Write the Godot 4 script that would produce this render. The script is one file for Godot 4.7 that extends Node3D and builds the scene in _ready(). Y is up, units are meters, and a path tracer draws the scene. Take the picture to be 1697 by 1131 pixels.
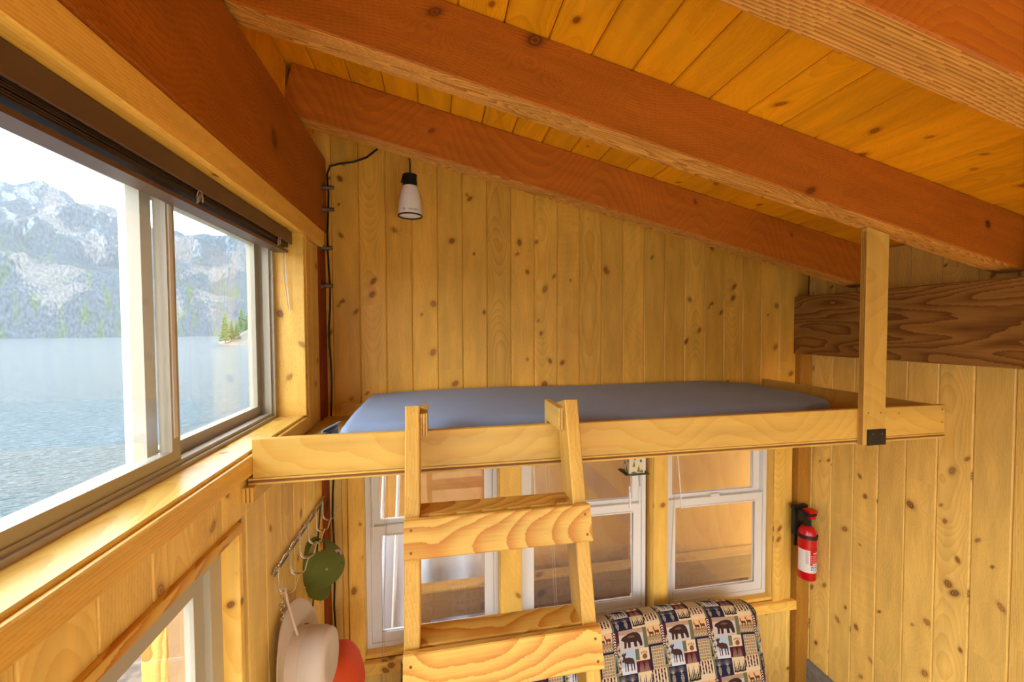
extends Node3D

# Positions are written as P(x, y, d): metres right of, above and ahead of the eye along the room's long axis.
const EYE := 2.25                     # height of the camera above the floor
const XL := -0.483                    # inner face of the lake-side wall's casing
const XR := 2.024                     # inner face of the eave beam on the right
const XW := 2.12                      # inner face of the right wall's planks
const DB := 2.0                       # inner face of the back wall's planks
const REAR := -2.4                    # the wall behind the camera
const SLOPE := -0.229                 # roof pitch, falling to the right
const RAFTER_Y := 0.679               # underside of the rafters at x = 0
const RAFTER_H := 0.190               # vertical depth of a rafter

var M := {}
var cache := {}
var used := {}
var rng := RandomNumberGenerator.new()


func P(x: float, y: float, d: float) -> Vector3:
	return Vector3(x, y + EYE, -d)


func _ready() -> void:
	rng.seed = 7
	camera_and_light()
	materials()
	shell()
	roof()
	left_wall()
	back_wall()
	right_wall()
	outdoors()
	loft()
	ladder()
	futon()
	small_things()


# ------------------------------------------------------------------ camera, sky, exposure
func camera_and_light() -> void:
	var yaw := deg_to_rad(10.5926)
	var pitch := deg_to_rad(1.71484)
	var roll := deg_to_rad(0.30192)
	var f := Vector3(sin(yaw) * cos(pitch), -sin(pitch), -cos(yaw) * cos(pitch))
	var r := Vector3(cos(yaw), 0, sin(yaw))
	var up := r.cross(f)
	var r2 := cos(roll) * r - sin(roll) * up
	var u2 := sin(roll) * r + cos(roll) * up
	var cam := Camera3D.new()
	cam.name = "camera"
	cam.fov = rad_to_deg(2.0 * atan(565.5 / 673.59))
	cam.near = 0.02
	cam.far = 9000.0
	cam.transform = Transform3D(Basis(r2, u2, -f), P(0, 0, 0))
	add_child(cam)
	cam.current = true

	var sky_mat := ProceduralSkyMaterial.new()
	sky_mat.sky_top_color = Color(0.86, 0.91, 0.98)
	sky_mat.sky_horizon_color = Color(1.0, 0.99, 0.97)
	sky_mat.sky_curve = 0.2
	sky_mat.ground_bottom_color = Color(0.40, 0.42, 0.42)
	sky_mat.ground_horizon_color = Color(0.80, 0.84, 0.87)
	sky_mat.energy_multiplier = 1.0
	var sky := Sky.new()
	sky.sky_material = sky_mat
	var e := Environment.new()
	e.background_mode = Environment.BG_SKY
	e.sky = sky
	e.background_energy_multiplier = 1.0
	e.tonemap_mode = Environment.TONE_MAPPER_LINEAR
	e.tonemap_exposure = 9.6
	e.volumetric_fog_enabled = true
	e.volumetric_fog_density = 0.0
	e.sdfgi_enabled = true
	e.ssao_enabled = true
	e.ssil_enabled = true
	var we := WorldEnvironment.new()
	we.name = "world_environment"
	we.environment = e
	add_child(we)


# ------------------------------------------------------------------ mesh helpers
class MB:
	var v := PackedVector3Array()
	var n := PackedVector3Array()
	var t := PackedVector2Array()
	func tri(a: Vector3, b: Vector3, c: Vector3, na: Vector3, nb: Vector3, nc: Vector3, ta := Vector2.ZERO, tb := Vector2.ZERO, tc := Vector2.ZERO) -> void:
		if (b - a).cross(c - a).dot(na + nb + nc) > 0.0:
			v.append_array([a, c, b])
			n.append_array([na, nc, nb])
			t.append_array([ta, tc, tb])
		else:
			v.append_array([a, b, c])
			n.append_array([na, nb, nc])
			t.append_array([ta, tb, tc])
	func quad(a: Vector3, b: Vector3, c: Vector3, d: Vector3, nn: Vector3, ta := Vector2.ZERO, tb := Vector2.ZERO, tc := Vector2.ZERO, td := Vector2.ZERO) -> void:
		tri(a, b, c, nn, nn, nn, ta, tb, tc)
		tri(a, c, d, nn, nn, nn, ta, tc, td)
	func box(lo: Vector3, hi: Vector3) -> void:
		var s := hi - lo
		for ax in 3:
			var a1 := (ax + 1) % 3
			var a2 := (ax + 2) % 3
			for side in 2:
				var nn := Vector3.ZERO
				nn[ax] = 1.0 if side else -1.0
				var c := []
				for k in [[0, 0], [1, 0], [1, 1], [0, 1]]:
					var p := lo
					p[ax] = hi[ax] if side else lo[ax]
					p[a1] += s[a1] * k[0]
					p[a2] += s[a2] * k[1]
					c.append(p)
				quad(c[0], c[1], c[2], c[3], nn, Vector2(c[0][a1], c[0][a2]), Vector2(c[1][a1], c[1][a2]), Vector2(c[2][a1], c[2][a2]), Vector2(c[3][a1], c[3][a2]))
	# rows of points joined to a smooth sheet
	func grid(rows: Array, uv_scale := Vector2.ONE, closed := false) -> void:
		var h := rows.size()
		var w: int = rows[0].size()
		var nn := []
		for i in h:
			var line := []
			for j in w:
				var l: Vector3 = rows[i][(j - 1 + w) % w] if closed or j > 0 else rows[i][j]
				var r: Vector3 = rows[i][(j + 1) % w] if closed or j < w - 1 else rows[i][j]
				var u: Vector3 = rows[maxi(i - 1, 0)][j]
				var d: Vector3 = rows[mini(i + 1, h - 1)][j]
				var k := (r - l).cross(d - u)
				line.append(k.normalized() if k.length() > 1e-12 else Vector3.ZERO)
			nn.append(line)
		for i in h - 1:
			for j in (w if closed else w - 1):
				var j2 := (j + 1) % w
				var a := Vector2(float(j) / w, float(i) / (h - 1)) * uv_scale
				var b := Vector2(float(j + 1) / w, float(i) / (h - 1)) * uv_scale
				var c := Vector2(float(j + 1) / w, float(i + 1) / (h - 1)) * uv_scale
				var d := Vector2(float(j) / w, float(i + 1) / (h - 1)) * uv_scale
				tri(rows[i][j], rows[i][j2], rows[i + 1][j2], nn[i][j], nn[i][j2], nn[i + 1][j2], a, b, c)
				tri(rows[i][j], rows[i + 1][j2], rows[i + 1][j], nn[i][j], nn[i + 1][j2], nn[i + 1][j], a, c, d)
	func mesh() -> ArrayMesh:
		var arr := []
		arr.resize(Mesh.ARRAY_MAX)
		arr[Mesh.ARRAY_VERTEX] = v
		arr[Mesh.ARRAY_NORMAL] = n
		arr[Mesh.ARRAY_TEX_UV] = t
		var m := ArrayMesh.new()
		m.add_surface_from_arrays(Mesh.PRIMITIVE_TRIANGLES, arr)
		return m


func numbered(nm: String) -> String:
	if not used.has(nm):
		used[nm] = 0
		return nm
	used[nm] += 1
	return "%s_%03d" % [nm, used[nm]]


func thing(nm: String, label: String, category: String, at: Vector3, group := "") -> Node3D:
	var o := Node3D.new()
	o.name = numbered(nm)
	add_child(o)
	o.position = at
	o.set_meta("label", label)
	o.set_meta("category", category)
	if group:
		o.set_meta("group", group)
	return o


func tag(o: Node, label: String, category: String, group := "") -> Node:
	o.set_meta("label", label)
	o.set_meta("category", category)
	if group:
		o.set_meta("group", group)
	return o


func structure(nm: String, at := Vector3.ZERO) -> Node3D:
	var o := Node3D.new()
	o.name = numbered(nm)
	add_child(o)
	o.position = at
	o.set_meta("kind", "structure")
	return o


func put(parent: Node, nm: String, mesh: Mesh, mat: Material, at := Vector3.ZERO) -> MeshInstance3D:
	var o := MeshInstance3D.new()
	o.name = numbered(nm) if parent == self else nm
	o.mesh = mesh
	o.material_override = mat
	parent.add_child(o, true)
	# "at" is given in world coordinates
	o.position = at - world_of(parent)
	return o


func world_of(p: Node) -> Vector3:
	var s := Vector3.ZERO
	while p is Node3D and p != self:
		s += p.position
		p = p.get_parent()
	return s


# One board: a length of timber with eased edges. The grain runs along "along" (0 = x, 1 = y, 2 = depth).
# lo and hi are (x, y, d) corners. o: strip, n (strips in the atlas), sw (metres a strip spans), ch (chamfer), v (offset), cut = [a, b] raises the far end's two corners
func board(parent: Node, nm: String, mat: Material, lo: Vector3, hi: Vector3, along: int, o := {}) -> MeshInstance3D:
	var w_lo := P(minf(lo.x, hi.x), minf(lo.y, hi.y), maxf(lo.z, hi.z))
	var w_hi := P(maxf(lo.x, hi.x), maxf(lo.y, hi.y), minf(lo.z, hi.z))
	var s := w_hi - w_lo
	var basis := Basis.IDENTITY
	var dims := Vector3(s.x, s.y, s.z)
	if along == 0:
		basis = Basis(Vector3(0, -1, 0), Vector3(1, 0, 0), Vector3(0, 0, 1))
		dims = Vector3(s.y, s.x, s.z)
	elif along == 2:
		basis = Basis(Vector3(1, 0, 0), Vector3(0, 0, 1), Vector3(0, -1, 0))
		dims = Vector3(s.x, s.z, s.y)
	var m := board_mesh(dims, o)
	var i := put(parent, nm, m, mat, (w_lo + w_hi) / 2.0)
	i.basis = basis
	return i


func board_mesh(s: Vector3, o := {}) -> Mesh:
	var strip: int = o.get("strip", rng.randi() % 16)
	var n: int = o.get("n", 16)
	var sw: float = o.get("sw", 0.125)
	var side_strip: int = o.get("side", strip)
	var c: float = minf(o.get("ch", 0.0015), minf(s.x, s.z) * 0.3)
	var voff: float = o.get("v", snappedf(rng.randf(), 0.125))
	var cut: Array = o.get("cut", [0.0, 0.0])
	var key := [s.snapped(Vector3.ONE * 0.0001), strip % n, n, c, voff, cut, side_strip]
	if cache.has(key):
		return cache[key]
	var a := s.x / 2.0
	var b := s.z / 2.0
	var ring := [Vector2(-a + c, b), Vector2(a - c, b), Vector2(a, b - c), Vector2(a, -b + c), Vector2(a - c, -b), Vector2(-a + c, -b), Vector2(-a, -b + c), Vector2(-a, b - c)]
	var m := MB.new()
	var h := s.y / 2.0
	var top := func(p: Vector2) -> float: return h + lerpf(cut[0], cut[1], (p.x + a) / s.x)
	for k in 8:
		var p: Vector2 = ring[k]
		var q: Vector2 = ring[(k + 1) % 8]
		var nn := Vector3(p.x + q.x, 0, p.y + q.y)
		var e := q - p
		nn = Vector3(-e.y, 0, e.x) if Vector2(-e.y, e.x).dot(p + q) > 0 else Vector3(e.y, 0, -e.x)
		nn = nn.normalized()
		var wide := absf(nn.z) > 0.5
		var st := strip if wide else side_strip
		var uu := func(r: Vector2) -> float:
			var co: float = r.x if wide else r.y
			var ext: float = maxf(sw, s.x if wide else s.z)
			return (st % n + 0.5 + co / ext * 0.94) / n
		var tp: float = top.call(p)
		var tq: float = top.call(q)
		m.quad(Vector3(p.x, -h, p.y), Vector3(q.x, -h, q.y), Vector3(q.x, tq, q.y), Vector3(p.x, tp, p.y), nn,
			Vector2(uu.call(p), voff), Vector2(uu.call(q), voff), Vector2(uu.call(q), voff + (tq + h) / 2.5), Vector2(uu.call(p), voff + (tp + h) / 2.5))
	for e in 2:
		var up := Vector3(0, 1 if e else -1, 0)
		for k in range(1, 7):
			var pts := []
			for r in [ring[0], ring[k], ring[k + 1]]:
				pts.append(Vector3(r.x, top.call(r) if e else -h, r.y))
			var w := func(r: Vector3) -> Vector2: return Vector2((strip % n + 0.5 + r.x / maxf(sw, s.x) * 0.9) / n, voff + r.z * 0.4)
			m.tri(pts[0], pts[1], pts[2], up, up, up, w.call(pts[0]), w.call(pts[1]), w.call(pts[2]))
	cache[key] = m.mesh()
	return cache[key]


func tube(pts: Array, r: float, seg := 8, cap := true) -> ArrayMesh:
	var m := MB.new()
	var rows := []
	var side := Vector3.ZERO
	for i in pts.size():
		var f: Vector3 = (pts[mini(i + 1, pts.size() - 1)] - pts[maxi(i - 1, 0)]).normalized()
		if side == Vector3.ZERO:
			side = f.cross(Vector3.UP if absf(f.y) < 0.9 else Vector3.RIGHT).normalized()
		side = (side - f * side.dot(f)).normalized()
		var b := f.cross(side)
		var line := []
		for k in seg:
			var an := TAU * k / seg
			line.append(pts[i] + (side * cos(an) + b * sin(an)) * r)
		rows.append(line)
	tube_rows(m, rows, pts, cap)
	return m.mesh()


func tube_rows(m: MB, rows: Array, pts: Array, cap: bool) -> void:
	var w: int = rows[0].size()
	for i in rows.size() - 1:
		for j in w:
			var j2 := (j + 1) % w
			var a: Vector3 = rows[i][j]
			var b: Vector3 = rows[i][j2]
			var c: Vector3 = rows[i + 1][j2]
			var d: Vector3 = rows[i + 1][j]
			m.tri(a, b, c, (a - pts[i]).normalized(), (b - pts[i]).normalized(), (c - pts[i + 1]).normalized())
			m.tri(a, c, d, (a - pts[i]).normalized(), (c - pts[i + 1]).normalized(), (d - pts[i + 1]).normalized())
	if cap:
		for e in [0, rows.size() - 1]:
			var nn: Vector3 = (pts[0] - pts[1]).normalized() if e == 0 else (pts[-1] - pts[-2]).normalized()
			for j in w:
				m.tri(pts[e], rows[e][j], rows[e][(j + 1) % w], nn, nn, nn)


# profile: [radius, height] pairs from bottom to top, smooth unless two points coincide
func lathe(profile: Array, seg := 28, squash := 1.0) -> ArrayMesh:
	var m := MB.new()
	for i in profile.size() - 1:
		var p: Vector2 = profile[i]
		var q: Vector2 = profile[i + 1]
		if p.is_equal_approx(q):
			continue
		var e := q - p
		var n0 := Vector2(e.y, -e.x).normalized()
		var np := n0
		var nq := n0
		if i > 0 and not profile[i - 1].is_equal_approx(p):
			var e2: Vector2 = p - profile[i - 1]
			var k := (n0 + Vector2(e2.y, -e2.x).normalized()).normalized()
			if k.dot(n0) > 0.8:
				np = k
		if i < profile.size() - 2 and not profile[i + 2].is_equal_approx(q):
			var e3: Vector2 = profile[i + 2] - q
			var k2 := (n0 + Vector2(e3.y, -e3.x).normalized()).normalized()
			if k2.dot(n0) > 0.8:
				nq = k2
		for j in seg:
			var a0 := TAU * j / seg
			var a1 := TAU * (j + 1) / seg
			var at := func(r: Vector2, an: float) -> Vector3: return Vector3(r.x * cos(an), r.y, r.x * sin(an) * squash)
			var nr := func(r: Vector2, an: float) -> Vector3: return Vector3(r.x * cos(an), r.y, r.x * sin(an) / squash).normalized()
			var ua := Vector2(float(j) / seg, float(i) / profile.size())
			var ub := Vector2(float(j + 1) / seg, float(i) / profile.size())
			var uc := Vector2(float(j + 1) / seg, float(i + 1) / profile.size())
			var ud := Vector2(float(j) / seg, float(i + 1) / profile.size())
			m.tri(at.call(p, a0), at.call(p, a1), at.call(q, a1), nr.call(np, a0), nr.call(np, a1), nr.call(nq, a1), ua, ub, uc)
			m.tri(at.call(p, a0), at.call(q, a1), at.call(q, a0), nr.call(np, a0), nr.call(nq, a1), nr.call(nq, a0), ua, uc, ud)
	return m.mesh()


# a box with round edges; shape is an optional function that bends it
func cushion(half: Vector3, r: float, div: Vector3i, uv: Vector2, bend = null) -> ArrayMesh:
	var m := MB.new()
	for ax in 3:
		var a1 := (ax + 1) % 3
		var a2 := (ax + 2) % 3
		for side in [-1.0, 1.0]:
			var rows := []
			for i in div[a2] + 1:
				var line := []
				for j in div[a1] + 1:
					var p := Vector3.ZERO
					p[ax] = half[ax] * side
					p[a1] = half[a1] * spread(2.0 * j / div[a1] - 1.0)
					p[a2] = half[a2] * spread(2.0 * i / div[a2] - 1.0)
					line.append(p)
				rows.append(line)
			var at := []
			var nn := []
			var tt := []
			for line in rows:
				var la := []
				var ln := []
				var lt := []
				for p in line:
					var inner: Vector3 = p.clamp(-(half - Vector3.ONE * r), half - Vector3.ONE * r)
					var dir: Vector3 = (p - inner).normalized()
					var q: Vector3 = inner + dir * r
					lt.append(Vector2(p.x, -p.y + (p.z if ax != 2 else half.z * side)) * uv if ax != 0 else Vector2(p.x + p.z, -p.y) * uv)
					if bend != null:
						q = bend.call(q)
					la.append(q)
					ln.append(dir)
				at.append(la)
				nn.append(ln)
				tt.append(lt)
			var hh := at.size()
			var ww: int = at[0].size()
			if bend != null:
				for i in hh:
					for j in ww:
						var k: Vector3 = (at[i][mini(j + 1, ww - 1)] - at[i][maxi(j - 1, 0)]).cross(at[mini(i + 1, hh - 1)][j] - at[maxi(i - 1, 0)][j]).normalized()
						if k.dot(nn[i][j]) < 0:
							k = -k
						if i > 0 and j > 0 and i < hh - 1 and j < ww - 1:
							nn[i][j] = k
			for i in hh - 1:
				for j in ww - 1:
					m.tri(at[i][j], at[i][j + 1], at[i + 1][j + 1], nn[i][j], nn[i][j + 1], nn[i + 1][j + 1], tt[i][j], tt[i][j + 1], tt[i + 1][j + 1])
					m.tri(at[i][j], at[i + 1][j + 1], at[i + 1][j], nn[i][j], nn[i + 1][j + 1], nn[i + 1][j], tt[i][j], tt[i + 1][j + 1], tt[i + 1][j])
	return m.mesh()


func spread(t: float) -> float:
	return sin(t * PI / 2.0) * 0.6 + t * 0.4


func outline(parent: Node, nm: String, mat: Material, lo: Vector3, hi: Vector3, wd: float, across: int, bottom := -1.0) -> MeshInstance3D:
	# a rectangular frame of four bars; "across" is the axis that it is thin along (0 = x, 2 = d)
	var m := MB.new()
	var a := P(minf(lo.x, hi.x), lo.y, maxf(lo.z, hi.z))
	var b := P(maxf(lo.x, hi.x), hi.y, minf(lo.z, hi.z))
	var c := (a + b) / 2.0
	a -= c
	b -= c
	var bt := wd if bottom < 0 else bottom
	var u := 2 if across == 0 else 0
	m.box(a, with_axis(b, 1, a.y + bt))
	m.box(with_axis(a, 1, b.y - wd), b)
	m.box(with_axis(a, 1, a.y + bt), with_axis(with_axis(b, 1, b.y - wd), u, a[u] + wd))
	m.box(with_axis(with_axis(a, 1, a.y + bt), u, b[u] - wd), with_axis(b, 1, b.y - wd))
	return put(parent, nm, m.mesh(), mat, c)


func with_axis(v: Vector3, ax: int, x: float) -> Vector3:
	v[ax] = x
	return v


func slab(parent: Node, nm: String, mat: Material, lo: Vector3, hi: Vector3) -> MeshInstance3D:
	var a := P(minf(lo.x, hi.x), minf(lo.y, hi.y), maxf(lo.z, hi.z))
	var b := P(maxf(lo.x, hi.x), maxf(lo.y, hi.y), minf(lo.z, hi.z))
	var m := MB.new()
	m.box((a - b) / 2.0, (b - a) / 2.0)
	return put(parent, nm, m.mesh(), mat, (a + b) / 2.0)


# ------------------------------------------------------------------ materials
func std(c: Color, rough := 0.6, metal := 0.0, spec := 0.5) -> StandardMaterial3D:
	var m := StandardMaterial3D.new()
	m.albedo_color = c
	m.roughness = rough
	m.metallic = metal
	m.metallic_specular = spec
	return m


func textured(t: Texture2D, tint: Color, rough: float, spec := 0.4) -> StandardMaterial3D:
	var m := std(tint, rough, 0.0, spec)
	m.albedo_texture = t
	return m


func glass(tint := Color(0.95, 0.98, 0.97, 0.04)) -> StandardMaterial3D:
	var m := std(tint, 0.02)
	m.transparency = BaseMaterial3D.TRANSPARENCY_ALPHA
	return m


# Strips of sawn wood side by side in one picture. Each entry of "kinds": [ring pattern 0 straight / 1 flat-sawn, rings, contrast, knots, knot size, tone]
func wood(w: int, h: int, kinds: Array, sd: int, early: Color, late: Color, knot: Color, strip_m: float) -> ImageTexture:
	var n := kinds.size()
	var sw := w / n
	var out := PackedByteArray()
	out.resize(w * h * 3)
	var fn := FastNoiseLite.new()
	fn.seed = sd
	fn.frequency = 0.35
	fn.fractal_octaves = 3
	var fine_im := fn.get_image(w, h / 32)
	fine_im.resize(w, h, Image.INTERPOLATE_CUBIC)
	var fine := fine_im.get_data()
	fn.frequency = 0.03
	fn.seed = sd + 5
	var blot_im := fn.get_image(w, h / 6)
	blot_im.resize(w, h, Image.INTERPOLATE_CUBIC)
	var blot := blot_im.get_data()
	var r := RandomNumberGenerator.new()
	r.seed = sd
	fn.frequency = 1.0
	fn.fractal_octaves = 2
	var ppm_x := sw / strip_m
	var ppm_y := h / 2.5
	for s in n:
		var kd: Array = kinds[s]
		var disp := PackedFloat32Array()
		var mask := PackedFloat32Array()
		disp.resize(sw * h)
		mask.resize(sw * h)
		for k in int(kd[3]):
			var kx := r.randf_range(0.12, 0.88) * sw
			var ky := r.randf() * h
			var kr: float = kd[4] * r.randf_range(0.35, 1.0)     # metres
			var sq := r.randf_range(1.0, 1.7)
			var an := r.randf_range(-0.5, 0.5)
			var strong := r.randf_range(0.55, 1.0)
			var reach_y := int(kr * 9.0 * ppm_y)
			for yy in range(maxi(0, int(ky) - reach_y), mini(h, int(ky) + reach_y)):
				var dy := (yy - ky) / ppm_y / kr
				for xx in sw:
					var dx := (xx - kx) / ppm_x / kr
					var e := exp(-(dx * dx / 9.0 + dy * dy / 18.0))
					if e < 0.02:
						continue
					disp[s * 0 + yy * sw + xx] += -0.75 * dx * kr * e
					var q := sqrt((dx + dy * an) * (dx + dy * an) * sq + dy * dy / sq)
					var v := 0.0
					if q < 1.0:
						v = strong * (0.72 + 0.28 * sin(q * 11.0))
					else:
						v = strong * 0.5 * exp(-(q - 1.0) * 2.2)
					mask[yy * sw + xx] = maxf(mask[yy * sw + xx], v)
		var ph := r.randf() * 50.0
		var cx := r.randf_range(-0.3, 0.3) * strip_m
		var rings: float = kd[1]
		var con: float = kd[2]
		var tone: float = kd[5]
		var lean := r.randf_range(-0.008, 0.008)
		var ea: Color = kd[6] if kd.size() > 6 else early
		var la: Color = kd[7] if kd.size() > 7 else late
		for y in h:
			var ym := y / ppm_y
			var wob := fn.get_noise_2d(ph, ym * 1.6) * 0.016 + ym * lean
			var wob2 := fn.get_noise_2d(ph + 20.0, ym * 0.9) * 2.6 + fn.get_noise_2d(ph + 31.0, ym * 7.0) * 0.12
			var row := y * w + s * sw
			var lrow := y * sw
			for x in sw:
				var d := (x / ppm_x - strip_m * 0.5) + wob + disp[lrow + x]
				var g := fine[row + x] * 0.0039216
				var p := 0.0
				if kd[0] == 0:
					p = d * rings + g * 0.14
				elif kd[0] == 2:
					# contours of a long drawn-out noise, as where a saw runs through wavy growth
					p = (fn.get_noise_2d(d * 9.0 + ph, ym * 0.8) + fn.get_noise_2d(d * 30.0 + ph, ym * 4.0) * 0.10) * rings + g * 0.07
				else:
					var dd := (d - cx) / strip_m
					p = dd * dd * rings * 1.6 + wob2 * 3.0 + g * 0.08
				p -= floorf(p)
				var val := p * p * con + (g - 0.5) * 0.30 * con
				var b := 0.94 + blot[row + x] * 0.00047
				var mk := mask[lrow + x]
				var i := (row + x) * 3
				val = clampf(val, 0.0, 1.0)
				var cr := lerpf(lerpf(ea.r, la.r, val), knot.r, mk) * b * tone
				var cg := lerpf(lerpf(ea.g, la.g, val), knot.g, mk) * b * tone
				var cb := lerpf(lerpf(ea.b, la.b, val), knot.b, mk) * b * tone
				out[i] = mini(255, int(cr * 255.0))
				out[i + 1] = mini(255, int(cg * 255.0))
				out[i + 2] = mini(255, int(cb * 255.0))
	return ImageTexture.create_from_image(Image.create_from_data(w, h, false, Image.FORMAT_RGB8, out))


func noise_tex(freq: float, oct: int, sd: int, lo: Color, hi: Color, px := 512, normal := false, bump := 4.0) -> NoiseTexture2D:
	var f := FastNoiseLite.new()
	f.frequency = freq
	f.fractal_octaves = oct
	f.seed = sd
	var t := NoiseTexture2D.new()
	t.width = px
	t.height = px
	t.seamless = true
	t.noise = f
	if normal:
		t.as_normal_map = true
		t.bump_strength = bump
	else:
		var g := Gradient.new()
		g.set_color(0, lo)
		g.set_color(1, hi)
		t.color_ramp = g
	return t


func materials() -> void:
	var pine_kinds := []
	var r := RandomNumberGenerator.new()
	r.seed = 21
	for s in 16:
		pine_kinds.append([1 if s % 3 == 1 else 0, r.randf_range(110.0, 190.0) if s % 3 != 1 else r.randf_range(5.0, 9.0), r.randf_range(0.35, 0.65), [5, 3, 8, 4, 12, 3, 6, 16][s % 8], r.randf_range(0.010, 0.017), r.randf_range(0.93, 1.03)])
	var pine := wood(1024, 1280, pine_kinds, 11, Color8(245, 210, 117), Color8(222, 160, 63), Color8(104, 54, 18), 0.125)
	M.pine = textured(pine, Color(1, 1, 1), 0.42)                                 # varnished tongue-and-groove
	M.pine_amber = textured(pine, Color(1.0, 0.91, 0.70), 0.4)                     # same pine under an amber tint, for the upper back wall
	M.ceiling = textured(pine, Color(1.0, 0.83, 0.24), 0.42)                     # the same boards under an orange stain
	M.trim = textured(pine, Color(1.0, 0.96, 0.86), 0.38)
	M.sill = textured(pine, Color(1.0, 0.95, 0.80), 0.3, 0.4)                     # glossy sill
	var fir_kinds := [
		[0, 260.0, 0.55, 2, 0.020, 1.0], [0, 230.0, 0.60, 4, 0.022, 0.97], [0, 280.0, 0.5, 2, 0.018, 1.02], [0, 200.0, 0.6, 3, 0.02, 0.96],
		[1, 9.0, 0.95, 1, 0.016, 1.0], [1, 12.0, 0.95, 2, 0.02, 0.98], [1, 7.0, 0.85, 1, 0.018, 1.02], [1, 14.0, 1.0, 3, 0.022, 0.95]]
	var fir := wood(1024, 1280, fir_kinds, 47, Color8(244, 212, 114), Color8(206, 138, 48), Color8(120, 64, 24), 0.2)
	M.fir = textured(fir, Color(0.89, 0.83, 0.74), 0.45)                           # ladder timber
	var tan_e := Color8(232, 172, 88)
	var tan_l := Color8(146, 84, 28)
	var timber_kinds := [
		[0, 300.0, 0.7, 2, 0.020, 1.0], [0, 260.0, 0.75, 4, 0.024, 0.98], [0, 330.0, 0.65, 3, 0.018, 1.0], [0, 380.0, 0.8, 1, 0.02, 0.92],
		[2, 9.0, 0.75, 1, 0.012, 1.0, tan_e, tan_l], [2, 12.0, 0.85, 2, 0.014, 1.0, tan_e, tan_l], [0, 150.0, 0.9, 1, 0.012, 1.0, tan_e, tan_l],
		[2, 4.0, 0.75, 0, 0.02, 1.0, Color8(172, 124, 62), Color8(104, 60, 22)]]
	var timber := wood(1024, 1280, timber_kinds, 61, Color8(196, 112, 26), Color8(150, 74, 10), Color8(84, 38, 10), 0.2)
	M.rafter = textured(timber, Color(1, 1, 1), 0.55)                             # sides stained brown, undersides on paler tan strips
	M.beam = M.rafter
	M.dark_beam = textured(timber, Color(1, 1, 1), 0.8)                           # rough-sawn and weathered
	M.post = textured(fir, Color(0.62, 0.33, 0.12), 0.6)
	M.rough_post = textured(fir, Color(0.76, 0.64, 0.44), 0.75)
	var ply_kinds := []
	for s in 4:
		ply_kinds.append([1, 3.0 + s, 0.34, 0 if s else 1, 0.012, 1.0])
	var ply := wood(512, 512, ply_kinds, 83, Color8(244, 214, 120), Color8(218, 164, 66), Color8(140, 84, 36), 0.25)
	M.ply = textured(ply, Color(0.89, 0.83, 0.74), 0.4)
	M.ply_raw = textured(ply, Color(0.78, 0.62, 0.42), 0.8)
	M.ply_edge = std(Color8(196, 150, 84), 0.8)
	M.ply_dark = std(Color8(132, 86, 40), 0.85)
	M.frame_tan = std(Color8(176, 168, 146), 0.38)
	M.frame_white = std(Color8(226, 224, 218), 0.4)
	M.gasket = std(Color8(40, 40, 40), 0.6)
	M.glass = glass()
	M.blind = std(Color8(98, 72, 58), 0.4)
	M.blind_slat = std(Color8(62, 48, 44), 0.4)
	M.cord = std(Color8(190, 170, 145), 0.7)
	M.white_cord = std(Color8(232, 228, 220), 0.5)
	M.black = std(Color8(22, 22, 22), 0.5)
	M.black_metal = std(Color8(34, 32, 32), 0.45, 0.3)
	M.steel = std(Color8(128, 120, 108), 0.42, 0.85)
	M.chrome = std(Color8(205, 200, 190), 0.2, 0.95)
	M.screw = std(Color8(120, 96, 60), 0.4, 0.8)
	M.sheath = std(Color8(170, 130, 84), 0.85)
	var conc := noise_tex(0.02, 4, 3, Color8(120, 120, 116), Color8(158, 156, 150))
	M.concrete = textured(conc, Color(1, 1, 1), 0.85)
	M.concrete.uv1_triplanar = true
	M.concrete.uv1_world_triplanar = true
	M.concrete.uv1_scale = Vector3(2, 2, 2)
	M.bounce_slab = std(Color8(200, 196, 188), 0.9)
	M.sheet = std(Color8(138, 160, 186), 0.75)
	M.sheet.rim_enabled = true
	M.sheet.rim = 0.3
	M.vinyl = std(Color8(24, 28, 36), 0.35)
	M.red = std(Color8(196, 10, 22), 0.22)
	M.khaki = std(Color8(205, 186, 162), 0.85)
	M.green = std(Color8(98, 108, 40), 0.9)
	M.orange = std(Color8(214, 74, 14), 0.75)
	M.lamp_white = std(Color8(250, 246, 238), 0.4)
	M.text_dark = std(Color8(52, 46, 44), 0.6)
	M.tarp = std(Color8(206, 206, 208), 0.6)


# ------------------------------------------------------------------ the shell
# a slab with rectangular holes, cut along the edges of the holes; u and v are the two axes of its face
func holed(lo: Vector3, hi: Vector3, holes: Array, u: int, v: int) -> Array:
	var us := [lo[u], hi[u]]
	var vs := [lo[v], hi[v]]
	for h in holes:
		us.append_array([h[0], h[1]])
		vs.append_array([h[2], h[3]])
	us.sort()
	vs.sort()
	var out := []
	for i in us.size() - 1:
		for j in vs.size() - 1:
			var cu: float = (us[i] + us[i + 1]) / 2.0
			var cv: float = (vs[j] + vs[j + 1]) / 2.0
			if us[i + 1] - us[i] < 1e-5 or vs[j + 1] - vs[j] < 1e-5 or cu < lo[u] or cu > hi[u] or cv < lo[v] or cv > hi[v]:
				continue
			var inside := false
			for h in holes:
				inside = inside or (cu > h[0] and cu < h[1] and cv > h[2] and cv < h[3])
			if not inside:
				var a := lo
				var b := hi
				a[u] = us[i]
				b[u] = us[i + 1]
				a[v] = vs[j]
				b[v] = vs[j + 1]
				out.append([a, b])
	return out


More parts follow.
